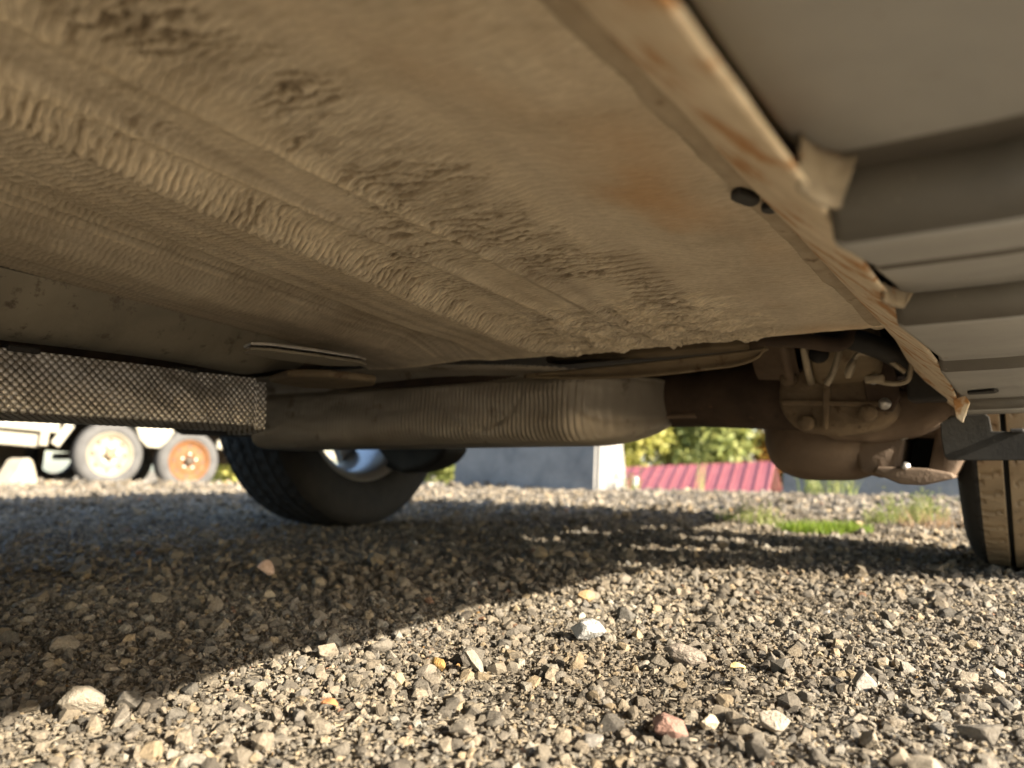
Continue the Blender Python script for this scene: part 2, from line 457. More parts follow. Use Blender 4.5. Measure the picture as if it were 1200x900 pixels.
# ---- stones that stand out by their colour
def one_stone(name, label, x, y, s, ca_, cb_, seed, rot=(0, 0, 0), sq=(1, 1, 1), lift=.28):
    m = worn(name + '_rock', ca_, cb_, 3, .85, 0, None, 1, .6, .45, .03, 5)
    o = obj(name, stone_mesh(name, seed, 30), m)
    o.location = (x, y, float(terrain(x, y)) + s * lift); o.rotation_euler = rot; o.scale = tuple(s * .5 * q for q in sq)
    tag(o, label, 'stone')
    return o
one_stone('stone', 'pinkish pointed stone standing alone in the dark shade before the far tyre', -.925, .765, .036, (.44, .31, .24), (.55, .41, .33), 611, (.2, .9, .4), (1, .8, 1), .42)
one_stone('stone', 'white chalky stone, brightest in the sunlit gravel', -.345, .664, .032, (.27, .262, .245), (.36, .35, .325), 612, (.1, .1, .9), (1.1, 1, 1), .33)
one_stone('stone', 'small amber orange stone at the left of the sunlit gravel', -.386, .49, .014, (.30, .17, .05), (.37, .23, .08), 613, (.2, .4, .1), (1, .9, 1.1), .5)
one_stone('stone', 'upright grey wedge stone right beside the amber one', -.360, .500, .026, (.17, .15, .12), (.25, .22, .175), 614, (.2, 1.0, .6), (1, .8, .8), .45)
one_stone('stone', 'reddish brown stone near the bottom edge, right of centre', -.179, .446, .019, (.17, .095, .07), (.25, .15, .115), 615, (.1, .3, .4), (1.2, 1, 1), .42)
one_stone('stone', 'pale tan smooth pebble beside the reddish brown stone', -.163, .470, .015, (.30, .24, .16), (.38, .32, .23), 616, (.2, .1, 1.4), (1.4, .9, .9), .45)
one_stone('stone', 'tawny stone where the sunlight meets the car shade', -.445, .851, .022, (.32, .21, .10), (.40, .28, .15), 617, (.1, .2, .3), (1, 1, 1), .36)
one_stone('stone', 'broad flat brownish grey stone at the bottom right', -.130, .490, .022, (.22, .185, .145), (.32, .28, .22), 618, (.5, .1, .3), (1, 1, .9), .36)
one_stone('stone', 'dark brown lump of stone with a black shadow, centre right', -.235, .625, .030, (.14, .115, .09), (.24, .2, .16), 619, (.2, .2, .2), (1.3, .9, .9), .3)
one_stone('stone', 'big tan stone in the shade edge at the lower left', -.522, .285, .027, (.17, .148, .115), (.25, .215, .165), 620, (.1, .2, 1.0), (1.1, 1, .95), .36)

# ---- fallen leaf bits
def leaf_bit(label, x, y, s, mat, rz):
    V = []; F = []
    for i in range(9):
        t = i / 8; w = math.sin(t * math.pi) ** .7 * .32
        zc = .16 * math.sin(t * 3.0) + .03
        V += [(t - .5, -w, zc + .14), (t - .5, 0, zc), (t - .5, w, zc + .18)]
        if i:
            a = (i - 1) * 3; F += [(a, a + 3, a + 4, a + 1), (a + 1, a + 4, a + 5, a + 2)]
    o = mesh('fallen_leaf', V, F, mat, None, True)
    so = o.modifiers.new('thick', 'SOLIDIFY'); so.thickness = .03
    o.location = (x, y, float(terrain(x, y)) + .009); o.scale = (s,) * 3; o.rotation_euler = (.1, .1, rz)
    tag(o, label, 'leaf', 'dry leaf scraps on the gravel')
mo = worn('dry_leaf_orange', (.40, .15, .06), (.5, .24, .1), 100, .8)
my = worn('dry_leaf_yellow', (.55, .40, .15), (.62, .5, .25), 100, .8)
leaf_bit('small rust red leaf scrap in the sunlit gravel at the lower left', -.376, .364, .011, mo, .5)
leaf_bit('small straw yellow leaf scrap in the gravel at the lower right', -.185, .600, .013, my, .9)

# ------------------------------------------------------------------ THE CAR
CX = -.74                                   # centre line of the car
car = empty('car', (CX, .15, 0))
tag(car, 'dusty car seen from beneath, parked across the gravel overhead', 'car')
def P_(o):                                   # parent keeping world coordinates of the mesh
    o.parent = car; o.matrix_parent_inverse = Matrix.Translation((-CX, -.15, 0)); return o

# ---- floor pan: one pressed sheet with beads, wrinkled underseal
ys = np.concatenate([np.arange(-.60, .10, .004), np.arange(.10, .868, .00125)])
xs = np.linspace(-.095, -.80, 255)
FX, FY = np.meshgrid(xs, ys, indexing='ij')
xa = -.389 - .134 * (FY - .158); xb = -.496 - .12 * (FY - .205); xc = -.705 - .088 * (FY - .295)
base = .30 + .05 * np.clip(.65 - FY, 0, .6) * sstep(-.10, -.27, FX)
ra = FX - xa; rb = FX - xb; rc = FX - xc
z = base
keepz = z.copy()
z = z - .012 * np.exp(-((ra - .018) / .014) ** 2)                       # rounded bead just outside line A
z = z + .010 * sstep(.002, -.005, ra)                                    # step up inside line A
z = z + .022 * sstep(.0, -.040, rb) - .022 * sstep(-.05, -.13, rb)       # roll inside line B
z = z + .020 * sstep(.0, -.05, rc)
z = z - .0016 * np.exp(-((rb + .070) / .002) ** 2) - .0016 * np.exp(-((rb + .082) / .002) ** 2)
z = z - .003 * np.exp(-((FX + .30 + .02 * FY) / .006) ** 2) - .003 * np.exp(-((FX + .345 + .02 * FY) / .005) ** 2)
z = z + .003 * np.exp(-((FX + .205) / .03) ** 2)
z = z + .0010 * fbm(FX * 14, FY * 9, 21)
z = keepz + (z - keepz) * (1 - .85 * sstep(.72, .845, FY))
mx_, my_ = FX * 1000, FY * 1000
warp = 3.2 * fbm(mx_ / 26, my_ / 34, 31) + 6 * fbm(mx_ / 120, my_ / 120, 32)
zoneC = np.exp(-((ra - .020) / .020) ** 2)
zoneB = sstep(-.215, -.26, FX) * sstep(.0, .05, ra) * sstep(-.1, .2, fbm(FX * 9, FY * 7, 41) + .25)
zoneD = sstep(.0, -.01, ra) * sstep(-.015, .0, rb)
zoneE = sstep(.0, -.02, rb)
zoneF = sstep(.55, .70, FY) * sstep(-.17, -.24, FX) * sstep(.02, .05, ra)
rip = lambda lam, ang, w, sd: np.sin(2 * np.pi * ((my_ * math.cos(ang) + mx_ * math.sin(ang)) / lam + w + .6 * fbm(mx_ / 9, my_ / 9, sd)))
wC = rip(5.2, .30, warp * .50, 51); wD = rip(5.6, -.30, warp * .22, 52); wB = rip(10.0, -.22, warp * .50, 53); wF = rip(5.0, -.1 , warp * .7, 54)
ampn = .55 + .45 * fbm(mx_ / 40, my_ / 40, 61)
zsm = z.copy()
lines = sum(np.exp(-((rb + q + .0015 * fbm(FX * 5, FY * 30, 44)) / .0016) ** 2) for q in (.070, .082, .028)) + sum(np.exp(-((FX + q + .02 * FY + .002 * fbm(FX * 5, FY * 25, 45)) / .0018) ** 2) for q in (.30, .345)) + np.exp(-((rb - .012) / .002) ** 2)
lines = lines * sstep(-.5, .1, fbm(FX * 3, FY * 40, 46))
z = z - .0014 * zoneC * (.3 + wC) * (.5 + .8 * ampn)
z = z - .0015 * zoneD * wD * ampn - .0008 * zoneE * rip(5.2, .15, warp * .3, 57) * ampn - .0003 * (1 - zoneE) * (1 - zoneD) * rip(6.5, -.2, warp * .4, 58) * (.3 + ampn)
tear = np.clip(wB + .75 * fbm(mx_ / 34, my_ / 8, 71) - .45, 0, 1.5) * sstep(-.25, .2, fbm(mx_ / 45, my_ / 22, 72))
z = z + .0036 * zoneB * tear * sstep(.05, .45, ampn) 
z = z - .0019 * zoneF * wF * ampn
z = z - .0045 * zoneF * np.clip(1 - np.abs(fbm(mx_ / 70, my_ / 45, 81)) * 9, 0, 1)          # long fold lines
z = z + .0011 * fbm(mx_ / 16, my_ / 7, 91) * (.1 + zoneB + zoneF)
# ragged tear row
tr = np.clip(np.sin(2 * np.pi * (my_ - .25 * mx_) / 13 + 2 * fbm(mx_ / 25, my_ / 25, 95)) - .45, 0, 1) * np.exp(-((FX + .245 + .10 * (FY - .6)) / .016) ** 2)
z = z + .0065 * tr * sstep(.45, .55, FY) * sstep(.80, .76, FY)
# round plug near the back edge
pl = np.hypot(FX + .372, (FY - .79)); z = z - .004 * sstep(.034, .028, pl) + .003 * sstep(.022, .018, pl) - .002 * sstep(.010, .006, pl)
# back edge rolls up, uneven
eb = .852 + .006 * fbm(FX * 25, FX * 0 + 2.2, 99)
FYe = np.where(FY > .80, .80 + (FY - .80) * (eb - .80) / (.868 - .80), FY)
z = z + .006 * sstep(.02, 0, eb - FYe) - .004 * np.exp(-((eb - FYe - .012) / .006) ** 2)
floor = grid('floor_pan', np.stack([FX, FYe, z], -1), None)
P_(floor)
stain = np.exp(-((FX + .155) / .035) ** 2) * sstep(-.2, .5, fbm(FX * 12, FY * 8, 33)) * .8
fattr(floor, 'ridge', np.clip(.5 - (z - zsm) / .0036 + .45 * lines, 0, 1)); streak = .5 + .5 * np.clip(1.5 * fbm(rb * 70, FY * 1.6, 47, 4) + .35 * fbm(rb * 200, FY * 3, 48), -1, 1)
streak = .5 + (streak - .5) * (.35 + .65 * sstep(-.24, -.30, FX))
fattr(floor, 'streak', streak); fattr(floor, 'tear', np.clip(.75 * zoneB * tear * sstep(.05, .45, ampn) + 1.2 * tr * sstep(.45, .55, FY) * sstep(.80, .76, FY), 0, 1) * sstep(.15, .5, FY + .3)); fattr(floor, 'stain', stain); fattr(floor, 'wrk', np.clip(zoneB + zoneF + .6 * zoneC, 0, 1))

def floor_mat():
    m, nt, p = new_mat('floor_underseal_dusty')
    v = coords(nt)
    c = ramp(nt, noisetex(nt, 13, 7, .6, v, .5), [(.25, (.47, .405, .315)), (.5, (.60, .53, .425)), (.76, (.70, .63, .52))])
    fine = ramp(nt, noisetex(nt, 160, 5, .7, v), [(.3, (.86, .85, .83)), (.7, (1.08, 1.07, 1.05))])
    mm = N(nt, 'ShaderNodeMix', data_type='RGBA', blend_type='MULTIPLY'); mm.inputs[0].default_value = 1
    nt.links.new(c, mm.inputs[6]); nt.links.new(fine, mm.inputs[7])
    rd = N(nt, 'ShaderNodeAttribute', attribute_name='ridge')      # relief shading painted in: crests lighter, hollows darker; also pale deposit lines
    tint = ramp(nt, rd.outputs['Fac'], [(.22, (.64, .61, .57)), (.46, (.94, .93, .92)), (.56, (1.02, 1.02, 1.02)), (.85, (1.22, 1.21, 1.18))])
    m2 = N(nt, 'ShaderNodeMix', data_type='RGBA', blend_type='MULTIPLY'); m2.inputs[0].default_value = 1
    nt.links.new(mm.outputs[2], m2.inputs[6]); nt.links.new(tint, m2.inputs[7])
    sk = N(nt, 'ShaderNodeAttribute', attribute_name='streak')     # dirt washed along the car
    grime = ramp(nt, sk.outputs['Fac'], [(.2, (.82, .81, .81)), (.5, (1, 1, 1)), (.8, (1.08, 1.075, 1.06))])
    m3 = N(nt, 'ShaderNodeMix', data_type='RGBA', blend_type='MULTIPLY'); m3.inputs[0].default_value = 1
    nt.links.new(m2.outputs[2], m3.inputs[6]); nt.links.new(grime, m3.inputs[7])
    te = N(nt, 'ShaderNodeAttribute', attribute_name='tear')       # torn coating shows the dark primer below
    m2 = type('o', (), {'outputs': {2: mixc(nt, te.outputs['Fac'], m3.outputs[2], (.14, .105, .07))}})
    st = N(nt, 'ShaderNodeAttribute', attribute_name='stain')
    c = mixc(nt, st.outputs['Fac'], m2.outputs[2], (.52, .32, .16))
    nt.links.new(c, p.inputs['Base Color'])
    p.inputs['Roughness'].default_value = .75; p.inputs['Specular IOR Level'].default_value = .35
    # fine wrinkles of the coating, running across the car
    vw = coords(nt, (1, 1, 1), (0, 0, .28))
    w = N(nt, 'ShaderNodeTexWave', wave_type='BANDS', bands_direction='Y'); w.inputs['Scale'].default_value = 70
    w.inputs['Distortion'].default_value = 5; w.inputs['Detail'].default_value = 3; w.inputs['Detail Scale'].default_value = 1.4
    nt.links.new(vw, w.inputs['Vector'])
    wk = N(nt, 'ShaderNodeAttribute', attribute_name='wrk')
    ml = N(nt, 'ShaderNodeMath', operation='MULTIPLY'); nt.links.new(w.outputs['Fac'], ml.inputs[0])
    ad = N(nt, 'ShaderNodeMath', operation='MULTIPLY_ADD'); ad.inputs[1].default_value = .75; ad.inputs[2].default_value = .22
    nt.links.new(wk.outputs['Fac'], ad.inputs[0]); nt.links.new(ad.outputs[0], ml.inputs[1])
    n1 = bump(nt, ml.outputs[0], .8, .0020)
    wv = ramp(nt, ml.outputs[0], [(.1, (.88, .87, .85)), (.5, (1.04, 1.04, 1.03))])  # relief shading of the fine wave wrinkles, painted into the colour
    m4 = N(nt, 'ShaderNodeMix', data_type='RGBA', blend_type='MULTIPLY'); m4.inputs[0].default_value = 1
    nt.links.new(c, m4.inputs[6]); nt.links.new(wv, m4.inputs[7]); nt.links.new(m4.outputs[2], p.inputs['Base Color'])
    vs_ = coords(nt, (.6, 1, 1))
    n2 = bump(nt, noisetex(nt, 420, 4, .65, vs_), .5, .0010, n1)
    nt.links.new(n2, p.inputs['Normal'])
    return m
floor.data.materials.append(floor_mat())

# ---- seam strip + pinch-weld flange along the sill
fy = np.arange(-.60, 1.16, .004)
prof = []
nv = 16
PFL = np.zeros((len(fy), nv, 3))
zl = .2450 - .021 * sstep(.80, 1.12, fy)
zl = zl + .0006 * fbm(fy * 30, fy * 0, 5)
zt = .301 - .018 * sstep(.86, 1.12, fy)
for j in range(nv):
    t = j / (nv - 1)
    PFL[:, j, 0] = -.1010 + .0515 * t ** 1.1 + .0004 * fbm(fy * 22, fy * 0 + j, 6)
    PFL[:, j, 1] = fy
    PFL[:, j, 2] = zt + (zl - zt) * t ** .8 + .0006 * fbm(fy * 16, fy * 0 + j * .35, 7)
P_(grid('sill_flange', PFL, M['flange'], None, True))
so = bpy.data.objects['sill_flange'].modifiers.new('thick', 'SOLIDIFY'); so.thickness = .0022
# lumpy sealant bead in front of the flange
PS = np.zeros((len(fy), 9, 3))
for j in range(9):
    t = j / 8
    PS[:, j, 0] = -.115 + .017 * t + .0025 * fbm(fy * 18, fy * 0, 15)
    PS[:, j, 1] = fy
    PS[:, j, 2] = .3022 - .0042 * math.sin(t * math.pi) ** .6 - .0010 * fbm(fy * 40, fy * 0 + j, 16)
PS = PS[fy < .858]
P_(grid('seam_sealer', PS, M['sealer'], None, True))
# dark drain plug in the seam
P_(prism('drain_plug', [(-.1075 + .0055 * math.cos(a) * (1 + .3 * math.sin(2 * a)), .385 + .012 * math.sin(a)) for a in np.linspace(0, 2 * np.pi, 14, endpoint=False)], 2, .2945, .2985, M['black'], None, .0012))
P_(prism('drain_plug', [(-.1000 + .004 * math.cos(a), .402 + .006 * math.sin(a)) for a in np.linspace(0, 2 * np.pi, 12, endpoint=False)], 2, .2925, .2965, M['black'], None, .001))

# ---- plastic side skirt: stepped underside, rounded edge, outer face
steps = [(-.62, .262), (.262, .262), (.270, .258), (.274, .2345), (.278, .2335), (.352, .244), (.356, .2475), (.362, .2475), (.366, .2452), (.428, .2505), (.438, .248), (.446, .2325), (.452, .2318), (.716, .2475), (.726, .246), (.735, .2375), (.742, .2368), (1.015, .2370), (1.026, .2355), (1.034, .2235), (1.040, .2225), (1.098, .2215)]
sy = []; sz = []
for (a, za), (b, zb) in zip(steps[:-1], steps[1:]):
    nn = max(1, int((b - a) / .02))
    for q in range(nn):
        sy.append(a + (b - a) * q / nn); sz.append(za + (zb - za) * q / nn)
sy.append(steps[-1][0]); sz.append(steps[-1][1])
sy = np.array(sy); sz = np.array(sz)
cross = [(-.042, .016), (-.0405, .002), (-.037, 0), (.0, 0), (.03, .001), (.05, .006), (.075, .022), (.11, .055), (.135, .082), (.15, .105), (.158, .135), (.160, .19)]
PK = np.zeros((len(sy), len(cross), 3))
for j, (x, dz) in enumerate(cross):
    PK[:, j, 0] = x; PK[:, j, 1] = sy
    f = max(0, 1 - max(0, x - .03) / .08)
    PK[:, j, 2] = (sz * f + .245 * (1 - f)) + dz
    if j <= 2: PK[:, j, 0] -= .0065 + .0085 * sstep(.272, .262, sy)
    if j == 0: PK[:, j, 2] = np.maximum(sz + .012, .262)
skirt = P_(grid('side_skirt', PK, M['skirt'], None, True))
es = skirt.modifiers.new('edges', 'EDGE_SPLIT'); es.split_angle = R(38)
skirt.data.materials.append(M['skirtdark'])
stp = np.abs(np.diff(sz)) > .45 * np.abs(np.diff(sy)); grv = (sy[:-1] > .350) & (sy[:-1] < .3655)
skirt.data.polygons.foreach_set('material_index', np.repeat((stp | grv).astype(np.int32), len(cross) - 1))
so = skirt.modifiers.new('thick', 'SOLIDIFY'); so.thickness = .0025
# folded brackets where the flange meets the steps
def folded(y, z0, z1, mat):
    n1, n2 = 12, 7; G = np.zeros((n1, n2, 3))
    for i in range(n1):
        a = i / (n1 - 1) * math.pi / 2
        for j in range(n2):
            u = j / (n2 - 1)
            G[i, j] = (-.0500 + .013 * (1 - math.cos(a)) * (1 - .4 * u), y - .026 * (1 - math.sin(a)) - .006 * u, z0 + (z1 - z0) * u)
    o = P_(grid('folded_bracket', G, mat, None, True)); o.modifiers.new('thick', 'SOLIDIFY').thickness = .0015
M['bracket'] = worn('bracket_grimy', (.20, .165, .12), (.34, .29, .22), 90, .8, 0, (.24, .12, .05), 70, .55, .4, .002, 200)
folded(.266, .262, .2425, M['bracket']); folded(.440, .2505, .2400, M['bracket'])
# clip at the end of the flange, slots in the skirt
P_(prism('flange_tab', [(-.052, .232), (-.040, .236), (-.036, .228), (-.044, .206), (-.050, .212)], 1, .975, .982, M['flange'], None, .001))
P_(prism('skirt_clip', [(-.036 + .0, .92), (-.012, .905), (-.008, .918), (-.012, .934), (-.036, .938)], 2, .2335, .2362, M['black'], None, .001))

# ---- liner plate before the rear wheel
liner = [(-.075, .2165), (-.070, .2225), (-.026, .2235), (-.0215, .219), (-.0195, .2015), (.0, .2005), (.03, .2015), (.12, .205), (.13, .17), (.06, .166), (-.03, .1655), (-.068, .166), (-.0725, .171), (-.075, .195)]
lp = P_(prism('wheel_liner_plate', liner, 1, 1.112, 1.1165, M['flap'], None, .0012))
P_(box('liner_clip', (.006, 1.1085, .2015), (.014, .008, .005), M['black'], None, .0015))

# ---- wheels
def tyre_mesh(treadmat, segs=300):
    """dusty tyre with circumferential grooves and sipes, axis X, width 0.235, radius .335"""
    W = .1175; Rr = .335
    xs_ = []; rs_ = []
    side = [(-.100, .215), (-.112, .225), (-.119, .245), (-.1225, .268), (-.121, .290), (-.116, .308), (-.1105, .318), (-.1085, .3195), (-.104, .3245), (-.1, .3275)]
    pr = list(side)
    tread_x = np.linspace(-.098, .098, 121)
    grooves = [(-.060, .0036), (-.020, .0036), (.020, .0036), (.060, .0036)]
    for x in tread_x:
        r = Rr - .006 * (abs(x) / .1) ** 2.4
        pr.append((float(x), r))
    pr += [(-x, r) for x, r in side[::-1]]
    pr += [(.085, .205), (-.085, .205)]
    pr = np.array(pr + [pr[0]])
    a = np.linspace(0, 2 * np.pi, segs, endpoint=False)
    Rad = np.repeat(pr[None, :, 1], segs, 0).copy()
    X = np.repeat(pr[None, :, 0], segs, 0)
    isg = np.zeros(X.shape, bool)
    tr_ = np.zeros(len(pr), bool); tr_[len(side):len(side) + 121] = True
    for gx_, gw in grooves:
        g = (np.abs(pr[:, 0] - gx_) < gw * .78) & tr_
        Rad[:, g] -= .0075; isg[:, g] = True
    # short sipes on each rib, alternately
    A = a[:, None]
    for (x0, x1, per, ph) in [(-.098, -.088, 60, 0), (-.092, -.068, 60, .4), (-.052, -.028, 60, .1), (-.012, .012, 75, .6), (.028, .052, 60, .3), (.068, .092, 60, .2)]:
        cell = np.floor((A / (2 * np.pi) * per + ph + (X - x0) * 6) % 1 * (segs / per)) == 0
        s_ = cell & (X >= x0) & (X <= x1) & tr_[None, :] & ~isg
        Rad[s_] -= .0045
    P = np.stack([X, Rad * np.cos(A), Rad * np.sin(A)], -1)
    idx = np.arange(P.shape[0] * P.shape[1]).reshape(P.shape[:2]); idx = np.vstack([idx, idx[:1]])
    q = np.stack([idx[:-1, :-1], idx[1:, :-1], idx[1:, 1:], idx[:-1, 1:]], -1)
    me = from_np('tyre', P.reshape(-1, 3), quads=q.reshape(-1, 4))
    me.materials.append(M['tyre']); me.materials.append(treadmat)
    topv = (tr_[None, :] & ~isg & (np.abs(X) < .094))
    t2 = np.vstack([topv, topv[:1]])
    fm = (t2[:-1, :-1].astype(int) + t2[1:, 1:] + t2[1:, :-1] + t2[:-1, 1:]) >= 4
    me.polygons.foreach_set('material_index', fm.astype(np.int32).ravel())
    me.shade_smooth()
    return me
TY = tyre_mesh(M['tread'], 480); TYD = tyre_mesh(M['tyre'], 180)
def car_wheel(x, y, side):
    w = P_(empty('wheel')); w.location = (x, y, .331)
    w.rotation_euler = (0, 0, 0 if side > 0 else math.pi)
    t = obj('tyre', TY if side > 0 else TYD, None, w, True)
    rim = lathe_x('rim', [(-.100, .212), (-.096, .222), (-.088, .216), (-.083, .200), (-.03, .190), (.06, .188), (.085, .198), (.092, .214), (.100, .222), (.103, .214), (.094, .196), (.07, .180), (-.03, .182), (-.085, .192), (-.095, .205)], 72, M['rim'], w, True, closed=True)
    hub = lathe_x('hub', [(-.02, .0), (-.02, .06), (.04, .07), (.07, .06), (.082, .03), (.083, .0)], 32, M['rim'], w)
    for k in range(5):
        a = 2 * math.pi * k / 5 + .3
        V = [];
        for r_, hw, x0, x1 in ((.05, .032, .045, .078), (.12, .024, .058, .086), (.186, .030, .070, .092)):
            for xx, s_ in ((x0, -1), (x0, 1), (x1, 1), (x1, -1)):
                V.append((xx, r_ * math.cos(a) - s_ * hw * math.sin(a), r_ * math.sin(a) + s_ * hw * math.cos(a)))
        F = []
        for i in range(2):
            for j in range(4): F.append((i * 4 + j, i * 4 + (j + 1) % 4, i * 4 + 4 + (j + 1) % 4, i * 4 + 4 + j))
        F += [(3, 2, 1, 0), (8, 9, 10, 11)]
        mesh('spoke', V, F, M['rim'], w)
    disc = lathe_x('brake_disc', [(-.015, .0), (-.015, .118), (-.003, .118), (-.003, .0)], 48, M['rustdark'], w, False)
    return w
RY = 1.505
w_r = car_wheel(.052, RY, 1)
w_l = car_wheel(-1.56, RY + .02, -1)
w_fr = car_wheel(.063, -1.22, 1)
w_fl = car_wheel(-1.545, -1.22, -1)

# ---- tunnel wall, heat shields
ty = np.arange(-.6, .70, .006)
G = np.zeros((len(ty), 12, 3))
for j in range(12):
    t = j / 11
    G[:, j, 0] = -.705 - .088 * (np.clip(ty, .2, .7) - .295) - .004 - .055 * t ** 1.3
    G[:, j, 1] = ty
    G[:, j, 2] = .318 + .03 * np.clip(.58 - ty, 0, .5) - .052 * math.sin(t * 1.4) - .006 * t * np.sin(ty * 9) + .02 * sstep(.60, .70, ty)
P_(grid('tunnel_wall', G, M['tunnel'], None, True))
# dimpled heat shield: side face, rolled under at the bottom
hy = np.arange(-.20, .606, .00125); hv = np.arange(0, .100, .00125)
HY, HV = np.meshgrid(hy, hv, indexing='ij')
side_h = .056
bend = np.clip((HV - side_h) / .02, 0, 1)
xx = np.where(HV < side_h, 0, -np.clip(HV - side_h, 0, 1)); zz = np.where(HV < side_h, -HV, -side_h - .004 * bend)
dk = np.sin(np.pi * (HY + HV) / .0078) * np.sin(np.pi * (HY - HV) / .0078)
dim = .0013 * np.clip(np.abs(dk) - .22, 0, 1) ** .7
X0 = -.735 - .015 * sstep(.3, .6, HY) + .006 * np.sin(HV / side_h * 1.5) + .007 * fbm(HY * 6, HV * 10, 12) + .004 * fbm(HY * 25, HV * 30, 13)
fl = np.where(HV < side_h, 1.0, 0.35)
P_(grid('dimpled_heat_shield', np.stack([X0 + xx + dim * fl, HY, .262 + .012 * np.clip(.3 - HY, 0, .7) + zz - dim * (1 - fl) - .004 * (HY > .59)], -1), M['alu'], None, True))
fattr(bpy.data.objects['dimpled_heat_shield'], 'dimple_lit', sstep(.25, .6, np.abs(dk)))  # mask for the light painted on the dimple crests
bpy.data.objects['dimpled_heat_shield'].modifiers.new('thick', 'SOLIDIFY').thickness = .0012
for q in (.02, .245, .33, .50):
    P_(box('shield_clip', (-.735 - .015 * (q > .4), q, .2625 + .012 * max(0, .3 - q)), (.012, .028, .006), M['black'], None, .002))
# exhaust pipe in the tunnel
P_(tube('exhaust_pipe', smooth_path([(-.84, -.9, .28), (-.84, .0, .285), (-.84, .35, .29), (-.85, .6, .31), (-.86, .8, .34)]), .03, M['rustdark'], None, 14))

# ---- stamped oval plate at the end of the tunnel
ov = [(-.628 + a, b) for a, b in ((0, .490), (.012, .505), (.020, .56), (.022, .62), (.014, .640), (-.006, .640), (-.028, .62), (-.036, .56), (-.024, .50))]
P_(prism('oval_bracket', ov, 2, .2735, .2765, M['tunnel'], None, .001))
P_(prism('oval_bracket_rim', [(x - .004, y + .004) for x, y in ov], 2, .2795, .283, M['bolt'], None, .0012))
P_(prism('stamped_foot', [(-.70, .60), (-.66, .63), (-.655, .70), (-.69, .735), (-.76, .74), (-.79, .70), (-.77, .63)], 2, .262, .271, M['rustdust'], None, .004, 3))

# ---- ribbed rear heat shield (over the muffler)
us = np.linspace(0, 1, 960); 
pf = smooth_path([(0, .860, .2870), (0, .875, .2860), (0, .893, .2855), (0, .910, .2870), (0, .930, .290), (0, .944, .289), (0, .938, .284), (0, .929, .279), (0, .926, .268), (0, .924, .250), (0, .922, .232), (0, .923, .212), (0, .933, .198), (0, .960, .191), (0, 1.06, .190), (0, 1.13, .205), (0, 1.16, .25)], 5)
pfy = np.array([p.y for p in pf]); pfz = np.array([p.z for p in pf]); nvp = len(pf)
xr = -.447; xl = -1.17
Uu, Vv = np.meshgrid(us, np.arange(nvp), indexing='ij')
X = xl + (xr - xl) * Uu
yy_ = pfy[Vv]; zz_ = pfz[Vv]
endr = np.clip((X - (xr - .08)) / .08, 0, 1)                          # rounded right-hand end
rr_ = 1 - np.sqrt(np.clip(1 - endr ** 2, 0, 1))
body_m = sstep(5 * 5, 6.6 * 5, Vv)
yy2 = yy_ + (1.16 - yy_) * rr_
zz2 = zz_ + np.clip(.240 - zz_, 0, 1) * (1 - np.sqrt(np.clip(1 - endr ** 2, 0, 1))) * .75 * body_m
zz2 = zz2 + (1 - sstep(3.2 * 5, 5.5 * 5, Vv)) * .022 * sstep(-.42, -.80, X)
ribs = .0010 * np.sin(2 * np.pi * X / .0074)
arc1 = np.exp(-((np.hypot((X + .66) / 1.0, (zz_ - .30)) - .085) / .004) ** 2) * .002
arc2 = np.exp(-((np.hypot((X + .46) / 1.0, (zz_ - .262)) - .045) / .004) ** 2) * .0025
crum = .0050 * fbm(X * 11, Vv * .12, 88)
disp = ribs * (1 - sstep(.80, .98, endr)) + crum * body_m - arc1 - arc2
SH = np.stack([X, yy2 - disp * body_m, zz2 + ribs * (1 - body_m) + .002 * fbm(X * 20, Vv * 0, 4) * (1 - body_m)], -1)
P_(grid('ribbed_heat_shield', SH, M['shield'], None, True))
bpy.data.objects['ribbed_heat_shield'].modifiers.new('thick', 'SOLIDIFY').thickness = .001
P_(tube('cross_pipe', smooth_path([(-1.30, .97, .287), (-1.0, .955, .287), (-.75, .945, .288), (-.6, .955, .288)]), .012, M['rustdark'], None, 12))
# curling strip under the back edge of the floor
n1 = 40; G = np.zeros((n1, 8, 3))
for i in range(n1):
    t = i / (n1 - 1); x = -.56 + t * .335
    for j in range(8):
        u = j / 7
        hh = (.006 + .013 * math.sin(min(1, t * 1.25) * math.pi * .62)) * (1 if t < .86 else math.sqrt(max(0, 1 - ((t - .86) / .14) ** 2)))
        G[i, j] = (x, .893 - .02 * t + .006 * math.sin(u * 3.1), .2855 + .006 * t ** 2 - hh * u)
P_(grid('floor_edge_strip', G, M['rustdust'], None, True)); bpy.data.objects['floor_edge_strip'].modifiers.new('thick', 'SOLIDIFY').thickness = .003

# ---- rear suspension on the right-hand side
beam = tube('subframe_beam', [(-1.25, 1.17, .268), (-.55, 1.17, .268), (-.40, 1.165, .267), (-.30, 1.155, .266), (-.24, 1.15, .265)], [.046, .046, .048, .054, .060], M['rustdark'], None, 28)
P_(beam)
P_(tube('beam_seam', [(-1.2, 1.135, .2365), (-.55, 1.135, .2365), (-.40, 1.129, .235)], .004, M['rust'], None, 8))
P_(prism('upper_cross_rail', [(1.02, .318), (1.02, .330), (1.06, .332), (1.06, .318)], 0, -.60, -.20, M['rustdust'], None, .003))
